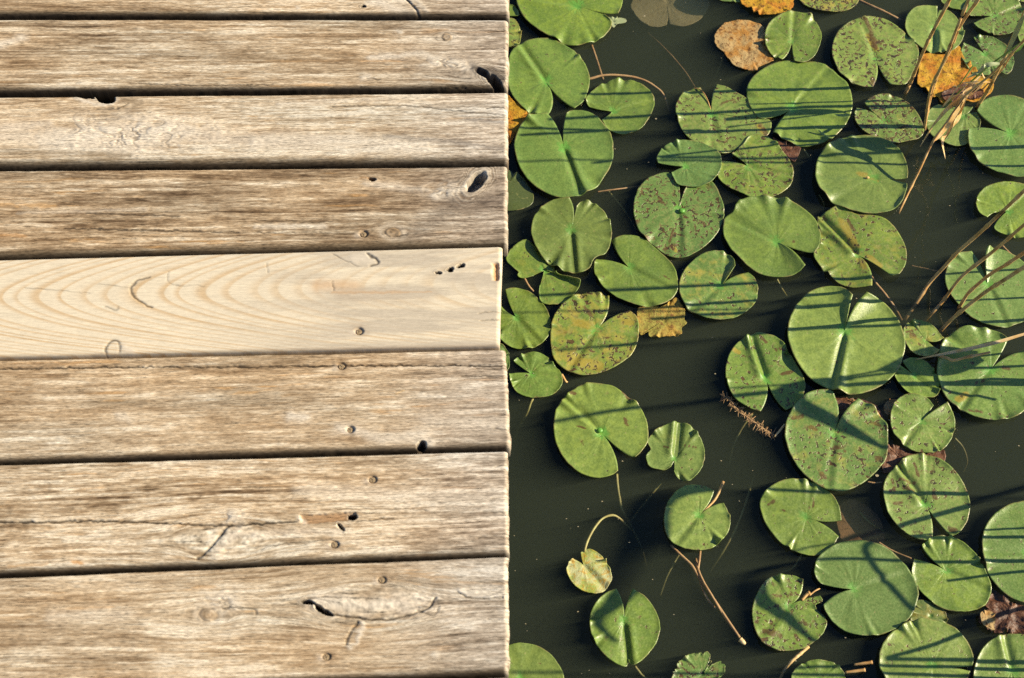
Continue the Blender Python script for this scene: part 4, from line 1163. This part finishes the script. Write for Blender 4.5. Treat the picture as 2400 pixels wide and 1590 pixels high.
# --- upper right
pad('top edge pad sliver right of the pale sunken leaf', 'B', '490,-60', '330,-60 385,0 450,18 550,20 620,0 650,-60 580,-140 400,-140', closed=True, dmg=0.0)
dead('yellow and orange dying leaf at the top edge', 'B', '750,20', '555,40 620,80 660,110 750,120 850,110 920,80 935,30 920,-60 700,-90 560,-30', M_YELLOW, crinkle=0.002, lvl=1)
pad('brown-speckled olive pad at the top edge, right of the yellow dying leaf', 'B', '1200,-60', '970,-40 1000,30 1080,72 1200,96 1320,85 1400,40 1420,-40 1350,-160 1200,-210 1040,-150', closed=True, dmg=0.9, yel=0.4)
pad('big evenly speckled pad with a bottom notch, right of the small upright-notched pad', 'C', '470,440',
    '580,640 640,645 700,630 740,560 780,460 785,370 740,300 690,260 640,220 560,165 470,140 380,142 290,170 210,230 165,310 150,400 175,490 220,570 300,630 380,655 452,655',
    '520,555 487,550', lvl=1, dmg=0.78, yel=0.08, blight=[(400, 160, 440, 250, 20), (440, 250, 470, 370, 26), (440, 300, 520, 330, 26), (450, 590, 460, 640, 26)], yellow=[(420, 280, 480, 380, 30)])
pad('smooth green pad behind a reed stalk, above the orange rotting leaf', 'C', '908,215',
    '935,95 1000,90 1070,150 1115,230 1110,300 1060,370 980,400 870,396 800,360 730,300 690,220 700,140 750,80 830,55 925,62', lvl=1, dmg=0.05, rib=0.005)
pad('speckled pad at the top right with a left-facing notch', 'C', '1340,130',
    '1190,185 1240,230 1310,262 1400,270 1480,250 1540,190 1560,110 1530,40 1450,-20 1330,-50 1220,-30 1150,30 1120,90 1165,132', '1260,150 1250,130', lvl=1, dmg=0.66)
pad('pad at the top edge behind the two leaning reed stalks', 'C', '1070,0', '955,0 990,45 1050,70 1130,78 1180,40 1190,-20 1130,-80 1010,-70', closed=True, dmg=0.1)
pad('speckled two-lobed pad behind the reed tuft', 'C', '1280,402',
    '1197,278 1250,268 1330,285 1410,330 1470,390 1490,460 1470,530 1430,562 1390,540 1300,560 1200,550 1130,480 1100,400 1122,320', lvl=0, dmg=0.66)
pad('pad sliver at the right frame edge beside the reed tuft', 'C', '1600,220', '1515,240 1530,150 1570,100 1640,90 1700,200 1680,310 1600,350 1540,320', closed=True, dmg=0.3)
pad('tiny pad sliver in the top right corner', 'C', '1560,-20', '1465,0 1490,18 1560,22 1650,10 1660,-50 1540,-70', closed=True, dmg=0.2)
dead('orange-yellow rotting leaf beneath the reed tuft', 'C', '1040,560',
     '800,420 870,400 980,405 1080,350 1120,420 1170,480 1260,560 1340,600 1330,680 1250,740 1180,755 1060,740 960,770 930,720 890,720 840,660 780,620 790,520', M_YELLOW, crinkle=0.003, ragged=0.0012)
dead('brown crumpled leaf on the lower edge of the orange rotting leaf', 'C', '1200,670', '950,715 1040,665 1120,640 1200,645 1260,690 1240,738 1120,742 1010,768', M_BROWN, crinkle=0.004, lvl=2)
pad('plain pad below the orange rotting leaf, behind hanging straw blades', 'C', '1130,852',
    '1215,832 1240,890 1235,950 1180,1040 1120,1075 1040,1078 960,1050 880,990 845,900 860,830 920,785 1000,780 1100,785 1190,802', lvl=0, dmg=0.2, yel=0.06)
pad('small densely speckled pad with a left notch, under two thin reed shadows', 'C', '525,893',
    '390,767 440,730 520,705 600,715 690,760 760,830 815,920 825,990 790,1030 720,1050 590,1070 480,1040 390,980 330,910 315,850 330,815', '452,838 420,828', lvl=1, dmg=0.88, yel=0.15)
pad('dark smooth dished pad with raised rim and yellow centre, crossed by broad shadows', 'C', '470,1325',
    '700,1330 705,1260 680,1180 620,1100 520,1045 420,1025 300,1025 180,1060 80,1130 35,1220 25,1320 50,1400 110,1480 200,1535 334,1579 484,1589 600,1560 660,1500 692,1420 695,1372',
    lvl=2, dmg=0.03, dull=0.22, rim=0.0050, rib=0.001, yellow=[(360, 1300, 430, 1315, 26), (460, 1330, 480, 1350, 20)])
pad('big two-lobed pad at the right edge, below the reed tuft', 'C', '1460,1000',
    '1210,835 1250,770 1320,735 1400,725 1500,740 1620,800 1720,950 1730,1150 1650,1290 1530,1325 1440,1305 1320,1265 1220,1200 1160,1110 1145,1030 1150,967', '1315,930 1285,962', lvl=2, dmg=0.15, rim=0.003, yel=0.05)
dead('pale green curled leaf tip beside the slit of the large top pad', 'A', '870,170', '800,138 860,142 950,152 958,178 900,190 870,215 850,190', M_PALE, ragged=0.0004, crinkle=0.001, lvl=1)

stalk_tip(find('dark smooth dished pad'), 'C', 415, 1318, 0.0028, M_STRAW)
# --- sunken leaves
leaf('sunken_leaf', M_SUNK, 'pale beige leaf sunk under the water at the top edge', 'sunken leaf', None, 'A', '1287,-60',
     '1300,82 1400,105 1500,70 1570,0 1590,-100 1450,-220 1250,-230 1080,-150 1010,-60 1060,40 1140,95 1220,105 1280,88', z=-0.032, crimps=0, rim=0, dmg=0, rib=0.002)
leaf('sunken_leaf', M_SUNKB, 'brown leaf sunk under the water between four green pads', 'sunken leaf', None, 'L', '380,390',
     '215,330 235,260 290,215 360,220 450,260 530,340 570,450 560,540 500,600 400,600 300,570 240,480', closed=True, z=-0.022, crimps=0, rim=0, dmg=0, rib=0, ragged=0.0015)

# ------------------------------------------------------------------ stalks in the water
def stalk(tile, spec, r0, r1, label, mat=M_STEM, name='lily_stem', cat='stem', parent=None, sides=7, n=34, group=None):
    """spec: 'x,y,depth ...' depth in cm below (+) or above (-) the water"""
    P = []
    for p in spec.split():
        x, y, d = map(float, p.split(','))
        P.append(np.array(at(*px(tile, x, y), WATER_Z - d / 100.0)))
    C = catmull(np.array(P), n)
    rr = np.linspace(r0, r1, n) * (0.85 + 0.3 * fbm(np.arange(n) * 0.5, np.zeros(n) + r0 * 1e4, len(label), 2))
    V, F = tube(C, rr, sides)
    o = mesh_from(name, V, F, mat, origin=C[0])
    if isinstance(parent, str):
        parent = next(q for q in SC.objects if parent in q.get('label', ''))
    if parent is not None:
        o.name = o.data.name = 'stem' if name == 'lily_stem' else name
        o.parent = parent
        o.location = Vector(C[0]) - parent.location
    else:
        tag(o, label, cat, group)
    return o


stalk('A', '640,585,0.4 700,580,0.1 800,555,-0.1 950,558,-0.1 1080,585,0.1 1180,640,0.3 1240,700,0.8 1285,830,2.5', 0.0022, 0.0019, 'arched brown stem curving round the small oval pad', parent='tapering lower notch')
stalk('A', '712,335,0.6 745,430,0.7 780,540,1.0 800,600,1.4', 0.0021, 0.0018, 'short straight brown stem dropping from the large top pad', parent='narrow sideways slit')
stalk('A', '1120,240,4.5 1200,310,2.6 1300,410,1.6 1400,530,2.4 1470,640,3.5', 0.0011, 0.0010, 'long thin stem under the water slanting towards the speckled pad', parent='speckled pad with a top notch')
stalk('B', '205,650,-0.2 255,660,-0.5 300,720,-0.4 340,830,0.0', 0.0010, 0.0008, 'thin dark stem lying along the notch of the speckled pad', M_REED, parent='speckled pad with a top notch')
stalk('A', '750,1412,0.6 830,1400,0.4 910,1390,0.5 1080,1368,2.0', 0.0013, 0.0011, 'thin stem pointing right from under the heart-shaped pad beside the jetty', parent='heart-shaped pad with its notch at the top')
stalk('C', '350,0,0.3 450,45,0.0 560,95,0.0 665,150,0.6', 0.0022, 0.0019, 'straight brown stem slanting down from the brown-speckled olive pad', parent='olive pad at the top edge')
stalk('B', '430,400,1.8 395,500,2.6 350,600,4.5', 0.0014, 0.0012, 'faint sunken stem below the tan withered leaf', M_STEMG, parent='tan withered leaf floating')
stalk('F', '440,770,0.3 480,830,0.2 540,900,0.3 620,1010,1.0 670,1100,3.0', 0.0021, 0.0018, 'brown stem running down from the pad with the yellow crease', parent='yellow folded centre crease')
stalk('G', '285,415,0.2 265,450,0.4 235,530,1.6 175,640,4.0 140,740,6.0', 0.0018, 0.0016, 'stem trailing under the water from the small pad with a left notch', M_STEMG, parent='left-facing notch, under the blotchy')
stalk('G', '895,975,0.4 900,1050,1.0 915,1150,1.6 935,1240,2.2 985,1330,3.6 1030,1420,4.8 1080,1530,6.0 1110,1650,8.0', 0.0020, 0.0018, 'long stem sinking from the pad with bright green tip', M_STEMG, parent='with a bright green tip')
stalk('G', '1220,1040,2.4 1150,1130,2.8 1060,1240,4.0 1000,1330,5.0', 0.0018, 0.0016, 'faint sunken stem slanting left below the small folded pad', M_STEMG, parent='chewed lower edge')
stalk('J', '657,640,-0.2 680,560,-0.3 730,465,-0.4 790,395,-0.3 860,370,-0.1 912,390,0.3 965,440,1.6 1010,480,4.0', 0.0018, 0.0015, '', M_STEMG, name='stem', parent=j1)
stalk('K', '40,590,0.2 110,660,0.0 190,735,-0.2 240,820,-0.3 290,890,-0.3 370,1010,-0.3 450,1130,-0.2 545,1270,0.4', 0.0019, 0.0017, 'longest brown stem of the bundle below the small round pad with dry stub', parent='dry stub lying')
stalk('K', '255,630,0.2 248,700,0.0 240,780,-0.1 262,880,-0.2 300,970,-0.2 360,1050,0.3', 0.0017, 0.0014, 'short brown stem dropping straight from the small round pad with dry stub', parent='dry stub lying')
stalk('K', '222,690,1.0 240,770,-0.3 285,870,-0.6 340,960,-0.6 410,1080,-0.3 470,1170,0.1 540,1265,0.6', 0.0016, 0.0014, 'thin brown stem twisted round the longest stem of the bundle', parent='dry stub lying')
stalk('K', '550,1285,-0.2 568,1300,-0.3 580,1312,0.0', 0.0036, 0.0026, 'pale stub at the lower end of the bundle of brown stems', M_STRAW, name='stem_stub', n=8, parent='dry stub lying')
stalk('K', '655,60,5.5 620,180,3.6 560,360,2.4 500,500,2.4 420,640,3.2 320,790,6.0', 0.0018, 0.0016, 'long faint sunken stem between two round pads of the lower pond', M_STEMG, parent='big brown-spotted heart')
stalk('K', '1050,1335,-0.2 1000,1380,-0.2 930,1440,-0.1 880,1500,0.8 840,1570,2.0', 0.0026, 0.0018, 'thick tan stem below the pad with clustered dark spots', M_STRAW, parent='clustered dark spots')
stalk('K', '425,122,-0.9 400,180,-0.7 385,215,-0.5 350,270,-0.4 250,372,-0.2', 0.0022, 0.0012, 'dry brown stub lying in the notch of the small round pad', M_REED, name='dry_stub', cat='dry stub')
stalk('K', '1000,995,-0.4 1040,950,-0.6 1060,935,-0.8', 0.0020, 0.0024, 'short brown stub in the notch of the pad with clustered dark spots', M_REED, name='dry_stub', cat='dry stub', n=10)
stalk('K', '1055,960,-0.2 1100,925,-0.1 1135,908,0.2', 0.0013, 0.0010, 'thin twig between the torn lobe and the plain heart pad', M_REED, name='twig', cat='twig', n=10)
stalk('K', '1320,1525,-0.3 1400,1515,-0.5 1468,1506,-0.7', 0.0016, 0.0024, 'lower of two dark twigs beside the striped-shadow pad', M_REED, name='twig', cat='twig', n=12)
stalk('K', '1385,1470,-0.3 1450,1460,-0.5 1520,1450,-0.7', 0.0016, 0.0024, 'upper of two dark twigs beside the striped-shadow pad', M_REED, name='twig', cat='twig', n=12)
stalk('L', '360,350,1.9 430,420,1.8 540,490,1.9', 0.0012, 0.0010, 'thin pale stem lying across the sunken brown leaf', M_STEMG, parent='brown leaf sunk')
stalk('L', '500,570,0.6 600,630,0.6 740,688,0.6', 0.0013, 0.0011, 'thin brown stem between the sunken brown leaf and the medium pad', parent='medium pad with an upper left')
stalk('L', '420,125,0.1 470,132,0.0 525,128,0.1', 0.0012, 0.0010, 'thin brown stem joining the brown-spotted heart pad to its neighbour', parent='big brown-spotted heart')
stalk('D', '215,790,-0.1 250,850,0.0 285,890,0.2', 0.0018, 0.0013, 'short brown stem below the torn bow-tie pad', parent='bow-tie')
stalk('F', '1410,555,0.1 1450,595,-0.1 1495,632,0.0', 0.0016, 0.0013, 'short brown stem beside the notch of the pad behind leaning stalks', parent='behind leaning reed')
stalk('F', '740,700,1.6 840,720,1.2 945,742,0.6', 0.0011, 0.0010, 'thin pale straw under the dark water left of the four fanning stalks', name='sunken_straw', cat='straw')
stalk('E', '1130,180,1.2 1165,250,1.0 1155,310,2.2', 0.0013, 0.0011, 'thin stem by the lower left rim of the dark dished pad', M_STEMG, parent='dark smooth dished')
stalk('D', '490,1500,-0.1 520,1550,0.0 530,1555,0.2', 0.0022, 0.0016, 'dark stub right of the small left-notched pad', M_REED, name='dry_stub', cat='dry stub', n=8)

stalk('E', '815,790,0.6 845,850,1.2 870,890,2.0 890,920,3.5', 0.0014, 0.0012, '', M_STEMG, parent='smooth pale green pad with a curled')
stalk('B', '1010,1090,0.4 1045,1140,1.0 1070,1180,2.6', 0.0013, 0.0011, '', M_STEMG, parent='widest pad of the upper pond')
stalk('A', '830,1400,2.0 960,1560,3.0 1080,1760,4.2', 0.0015, 0.0013, '', M_STEMG, parent='heart-shaped pad with its notch at the top')
stalk('K', '110,640,2.4 20,800,3.0 -40,960,4.2', 0.0015, 0.0013, '', M_STEMG, parent='dry stub lying')
stalk('H', '640,690,1.6 560,800,2.4 500,930,3.6 470,1060,5.0', 0.0015, 0.0013, '', M_STEMG, parent='pale midrib ridge')
stalk('I', '1060,870,1.6 1120,940,2.4 1150,1040,3.2 1120,1120,4.5', 0.0014, 0.0012, '', M_STEMG, parent='round spotted pad with an upper right')
stalk('K', '1000,660,1.2 930,760,2.2 800,800,3.4', 0.0014, 0.0012, '', M_STEMG, parent='smooth green pad with a right-facing')
stalk('J', '1030,1480,1.0 1100,1560,2.0 1220,1620,3.6', 0.0014, 0.0012, '', M_STEMG, parent='split into two halves')

stalk('I', '300,590,-0.3 380,610,-0.5 470,660,-0.5 520,730,-0.4 560,800,-0.2', 0.0014, 0.0010, 'thin brown twig along the upper right rim of the brown-spotted heart pad', M_REED, name='twig', cat='twig', n=24)
stalk('I', '560,760,-0.2 555,860,-0.3 570,930,-0.2 640,1000,-0.1', 0.0016, 0.0012, 'dark twig between the brown-spotted heart pad and the round spotted pad', M_BROWN, name='twig', cat='twig', n=24)
# feathery brown water weed below the midrib pad
weed = []
wv, wf = [], []
rngw = random.Random(3)
main = [np.array(at(*px('H', x, y), WATER_Z - d / 100)) for x, y, d in ((400, 545, 0.2), (470, 590, 0.0), (540, 670, 0.1), (620, 730, 0.1), (700, 790, 0.1), (800, 850, 0.2))]
mc = catmull(np.array(main), 40)
V, F = tube(mc, np.full(40, 0.0011), 5); wv += V; wf += F
for i in range(2, 39):
    for q in range(4):
        a_ = rngw.uniform(0, 6.28)
        ln = rngw.uniform(0.004, 0.013)
        e = mc[i] + np.array((math.cos(a_) * ln, math.sin(a_) * ln, rngw.uniform(-0.004, 0.003)))
        V, F = tube(np.array([mc[i], (mc[i] + e) / 2 + rngw.uniform(-.001, .001), e]), [0.0007, 0.0006, 0.0004], 4)
        wf += [tuple(x + len(wv) for x in f) for f in F]; wv += V
tag(mesh_from('water_weed', wv, wf, M_STEM, origin=mc[0]), 'feathery brown strand of water weed below the pad with the pale midrib ridge', 'water weed')
stalk('H', '875,770,-0.2 840,815,-0.3 800,860,-0.2', 0.0018, 0.0015, 'orange-brown stub between the weed strand and brown-spotted heart pad', M_STRAW, name='dry_stub', cat='dry stub', n=8)


# ------------------------------------------------------------------ reeds
def blade_mesh(C, widths, up=(0.55, -0.1, 0.8), fold=0.25, twist=0.0):
    """thin leaf blade with a shallow V section and real thickness"""
    n = len(C)
    V, F = [], []
    for i in range(n):
        t = C[min(i + 1, n - 1)] - C[max(i - 1, 0)]
        t = t / (np.linalg.norm(t) + 1e-9)
        a = np.cross(t, up); a /= (np.linalg.norm(a) + 1e-9)
        b = np.cross(a, t)
        th = twist * i / (n - 1)
        a, b = a * math.cos(th) + b * math.sin(th), b * math.cos(th) - a * math.sin(th)
        w = widths[i]
        V += [C[i] - a * w + b * w * fold, C[i] - b * 0.0003, C[i] + a * w + b * w * fold,
              C[i] + a * w * 0.98 + b * (w * fold - 0.0006), C[i] - b * 0.0010, C[i] - a * w * 0.98 + b * (w * fold - 0.0006)]
    for i in range(n - 1):
        for k in range(6):
            k2 = (k + 1) % 6
            F.append((i * 6 + k, i * 6 + k2, i * 6 + 6 + k2, i * 6 + 6 + k))
    F.append(tuple(range(6))[::-1]); F.append(tuple((n - 1) * 6 + k for k in range(6)))
    return V, F


def pts3(tile, spec):
    out = []
    for p in spec.split():
        x, y, h = map(float, p.split(','))
        out.append(np.array(at(*px(tile, x, y), WATER_Z + h / 100.0)))
    return np.array(out)


REED_G = 'reeds standing in the pond'


def reed(label, tile, spec, r0=0.0028, r1=0.0022, mat=M_REED, blades=(), extend=0.0, group=REED_G):
    """stalk through 'x,y,height-cm' points; extend lengthens it straight on by that many metres; blades hang on it as parts"""
    P = pts3(tile, spec)
    if extend:
        d = P[-1] - P[-2]
        P = np.vstack([P, P[-1] + d / np.linalg.norm(d) * extend])
    C = catmull(P, 60)
    root = empty('reed', C[0])
    tag(root, label, 'reed', group)
    n = len(C)
    rr = np.linspace(r0, r1, n) * 1.02
    s = np.concatenate([[0], np.cumsum(np.linalg.norm(np.diff(C, axis=0), axis=1))])
    for node in np.arange(0.05, s[-1], 0.085):
        rr = rr + 0.0009 * np.exp(-((s - node) / 0.004) ** 2)
    V, F = tube(C, rr, 8)
    o = mesh_from('stalk', V, F, mat, parent=root, origin=C[0]); o.location = (0, 0, 0)
    for (bt, bs, w, bm_) in blades:
        Q = catmull(pts3(bt, bs), 40)
        u = np.linspace(0, 1, 40)
        V, F = blade_mesh(Q, w * (0.35 + 0.65 * np.sin(np.clip(u * 1.25, 0, 1) * math.pi * 0.5)) * (1 - u ** 3) + 0.0003, twist=0.25)
        b = mesh_from('blade', V, F, bm_, parent=root, smooth=False, origin=C[0]); b.location = (0, 0, 0)
    return root


# stalks in the upper right, leaning out of the frame
reed('brown reed stalk rising left of the orange rotting leaf', 'C', '690,690,-1 720,640,1 770,520,5 850,330,11.5 920,190,16 1020,0,22', 0.0030, 0.0026, extend=0.12)
reed('paired brown reed stalk, left one, crossing the orange rotting leaf', 'C', '833,985,-1 850,860,2.7 890,680,9 930,560,13.5 1000,400,19 1090,170,26.5 1160,0,31', 0.0024, 0.0023, extend=0.10)
reed('paired brown reed stalk, right one, crossing the orange rotting leaf', 'C', '838,950,0 870,720,8 910,590,12.5 1020,380,19.5 1100,190,25 1230,0,31', 0.0022, 0.0025, extend=0.10)
reed('reed with pale green sheath and drooping pale leaf at the upper right edge', 'C', '1215,800,-1 1310,650,5 1400,470,11 1490,270,17.5 1568,110,23', 0.0028, 0.0030, extend=0.2,
     blades=[('C', '1570,110,25 1500,250,19.5 1430,400,14.5 1385,460,13', 0.0080, M_PALE), ('C', '1390,470,13 1300,480,13 1220,535,11 1150,575,10', 0.0050, M_PALE),
             ('C', '1560,330,14 1520,370,13 1478,402,12', 0.0050, M_GREEN)])
reed('bundle of bent straw-coloured reed leaves hanging over the plain pad', 'C', '645,1570,-1 740,1370,1 800,1250,3 900,1040,6 1000,900,9 1080,780,11 1140,700,13 1330,545,18 1480,390,24', 0.0019, 0.0016, M_REED, extend=0.15,
     blades=[('C', '1150,700,13 1060,830,10 960,980,7 900,1045,6', 0.0085, M_STRAW), ('C', '1145,700,13 1000,800,9 900,920,5 805,1080,1', 0.0070, M_STRAW),
             ('C', '1120,740,12 1060,860,8 1000,980,4 965,1040,3 990,1170,2', 0.0066, M_STRAW), ('C', '1090,630,14 1040,700,12 970,790,9', 0.0040, M_STRAW),
             ('C', '1320,605,15 1230,605,15 1110,610,14', 0.0018, M_STRAW), ('C', '1250,560,14 1180,620,13 1110,640,12 1040,635,10', 0.0030, M_STRAW), ('C', '1280,600,14 1200,640,13 1120,690,12 1060,760,9', 0.0036, M_STRAW), ('C', '1150,620,13 1090,690,11 1010,740,9 965,790,7', 0.0026, M_STRAW), ('C', '1260,540,15 1275,600,14 1200,680,12 1130,720,10', 0.0022, M_STRAW), ('C', '1150,690,13 1100,820,9 1050,920,7 985,1030,4', 0.0075, M_STRAW), ('C', '1195,480,18 1140,560,16 1085,640,14', 0.0040, M_GREEN)])
reed('thin dark reed crossing behind the drooping pale leaf', 'C', '1235,690,-1 1300,620,3 1400,520,8 1480,400,12 1600,250,17', 0.0014, 0.0012, extend=0.1)
reed('thin olive reed crossing the bundle of straw-coloured leaves', 'C', '985,790,-1 1080,690,3 1180,600,7 1330,470,12 1570,300,19', 0.0013, 0.0012, M_GREEN, extend=0.1)
# four brown stalks lower down
reed('topmost of four brown stalks fanning in from the right edge', 'F', '690,1100,-3 800,940,-1 870,830,0.5 980,710,4 1080,600,8 1240,460,13 1400,310,19 1568,150,25', 0.0026, 0.0026, extend=0.18, group='four brown stalks fanning from the right edge')
reed('second from top of four brown stalks fanning in from the right edge', 'F', '830,1115,-3 900,1040,-1 980,950,0.5 1110,780,6 1310,620,11.5 1440,510,16 1568,400,20.5', 0.0024, 0.0025, extend=0.18, group='four brown stalks fanning from the right edge')
reed('third from top of four brown stalks fanning in from the right edge', 'F', '1085,1020,-0.5 1120,960,1.5 1170,890,4 1310,770,8 1440,690,12 1568,605,15.5', 0.0025, 0.0027, extend=0.22, group='four brown stalks fanning from the right edge')
reed('lowest of four brown stalks fanning in from the right edge', 'F', '945,1190,-1 1010,1120,1 1110,1030,4 1290,890,9 1430,800,14 1568,710,18', 0.0028, 0.0028, extend=0.22, group='four brown stalks fanning from the right edge')
reed('dark bent stalk lying over the wavy right pad, with a thin pale blade', 'I', '945,268,0.8 1000,280,1.5 1050,298,2 1150,275,3 1320,238,4', 0.0022, 0.0018,
     blades=[('I', '1700,70,4 1568,105,3.4 1350,170,2.6 1150,215,2.0 950,255,1.4 770,292,0.9', 0.0030, M_STRAW)])


def shadow_reed(label, pts_px, heights, r=0.0028, blade=None, base_h=None):
    """a reed beyond the right edge of the photograph, standing between the sun and the given water points"""
    P = []
    for (x, y), h in zip(pts_px, heights):
        s = at(x, y, WATER_Z + 0.004)
        P.append(np.array(s + SUN_V * (h / SUN_V.z)))
    C = catmull(np.array(P), 50)
    root = empty('reed', C[0])
    tag(root, label, 'reed', REED_G)
    V, F = tube(C, np.linspace(r, r * 0.7, 50), 8)
    o = mesh_from('stalk', V, F, M_REED, parent=root, origin=C[0]); o.location = (0, 0, 0)
    if blade:
        i0, i1, w = blade
        Q = C[i0:i1]
        u = np.linspace(0, 1, len(Q))
        V, F = blade_mesh(Q + np.array((0, 0, 0.002)), w * np.sin(np.clip(u * 0.9 + 0.1, 0, 1) * math.pi) + 0.0008, up=tuple(SUN_V))
        b = mesh_from('blade', V, F, M_PALE, parent=root, smooth=False, origin=C[0]); b.location = (0, 0, 0)
    return root


OFF = 'reed standing just beyond the right edge of the photograph'
SR = [
    ([(2560, 620), (2100, 648), (1760, 663), (1400, 680)], [0.0, 0.25, 0.43, 0.55], 0.0021, None),
    ([(2540, 690), (1790, 724), (1170, 732)], [0.0, 0.36, 0.56], 0.0018, None),
    ([(2560, 740), (2110, 766), (1845, 778), (1300, 822)], [0.02, 0.22, 0.35, 0.55], 0.0030, None),
    ([(2560, 340), (2130, 358), (1800, 372), (1540, 372)], [0.0, 0.24, 0.4, 0.5], 0.0040, None),
    ([(2560, 395), (2100, 388), (1920, 384), (1400, 378), (1200, 382)], [0.0, 0.2, 0.3, 0.5, 0.56], 0.0024, None),
    ([(2620, 800), (2300, 835), (2110, 862), (1980, 885), (1860, 900), (1700, 912)], [0.0, 0.16, 0.27, 0.33, 0.38, 0.42], 0.0020, (18, 36, 0.024)),
    ([(2640, 850), (2200, 868), (1960, 893), (1852, 915), (1856, 945), (1950, 992), (2085, 1064)], [0.0, 0.24, 0.36, 0.42, 0.43, 0.40, 0.34], 0.0024, (30, 50, 0.009)),
    ([(2580, 900), (2000, 905), (1500, 955), (1280, 992)], [0.0, 0.3, 0.48, 0.57], 0.0044, None),
    ([(2600, 1090), (2260, 1188), (2090, 1238), (2015, 1280), (2050, 1345), (2135, 1445)], [0.0, 0.2, 0.30, 0.36, 0.36, 0.33], 0.0040, None),
    ([(2600, 1165), (1990, 1156), (1590, 1153), (1525, 1280), (1462, 1395), (1402, 1452), (1440, 1505)], [0.0, 0.3, 0.48, 0.51, 0.54, 0.56, 0.54], 0.0034, (30, 50, 0.012)),
    ([(2600, 1258), (2300, 1262), (2120, 1262)], [0.0, 0.18, 0.26], 0.0030, None),
    ([(2600, 1316), (2200, 1318), (1915, 1313), (1800, 1345), (1778, 1395), (1850, 1450), (1915, 1510)], [0.0, 0.24, 0.38, 0.43, 0.45, 0.43, 0.4], 0.0030, (36, 50, 0.0065)),
    ([(2620, 1330), (2380, 1342), (2220, 1362)], [0.0, 0.14, 0.22], 0.0028, None),
    ([(2560, 1235), (2300, 1245), (1950, 1275), (1850, 1295)], [0.0, 0.18, 0.34, 0.4], 0.0018, None),
    ([(2600, 1400), (2380, 1430), (2180, 1510), (2060, 1545)], [0.0, 0.14, 0.24, 0.3], 0.0036, None),
    ([(2620, 1560), (2350, 1552), (2060, 1548)], [0.0, 0.18, 0.3], 0.0040, None),
    ([(2600, 905), (2330, 890), (2200, 908), (2330, 938)], [0.0, 0.14, 0.2, 0.16], 0.0030, None),
    ([(2560, 1575), (2000, 1562), (1850, 1566)], [0.0, 0.28, 0.38], 0.0028, None),
    ([(2560, 1600), (2000, 1582), (1200, 1575)], [0.0, 0.28, 0.58], 0.0028, None),
]
for pts_, hs_, r_, b_ in SR:
    shadow_reed(OFF, pts_, hs_, r_, b_)

# a little floating matter on the open water
sv, sf = [], []
rs = random.Random(11)
for _ in range(150):
    x_, y_ = rs.uniform(1180, 2400), rs.uniform(0, 1590)
    p_ = at(x_, y_, WATER_Z + 0.0007)
    q_ = rs.uniform(0.0003, 0.0009) * (2.0 if rs.random() < 0.08 else 1.0)
    b0 = len(sv)
    k_ = rs.randint(4, 6)
    a0 = rs.uniform(0, 6)
    for zz_ in (0.0, 0.0004):
        for i_ in range(k_):
            r_ = q_ * rs.uniform(0.6, 1.3)
            sv.append((p_.x + r_ * 1.5 * math.cos(a0 + 6.283 * i_ / k_), p_.y + r_ * math.sin(a0 + 6.283 * i_ / k_), p_.z + zz_))
    sf.append(tuple(b0 + k_ + i_ for i_ in range(k_)))
    for i_ in range(k_):
        sf.append((b0 + i_, b0 + (i_ + 1) % k_, b0 + k_ + (i_ + 1) % k_, b0 + k_ + i_))
tag(mesh_from('floating_specks', sv, sf, mat_plain('pale_specks', (0.42, 0.38, 0.26), (0.30, 0.25, 0.15), 500.0), smooth=False),
    'tiny pale specks scattered on the dark open water', 'debris', kind='stuff')
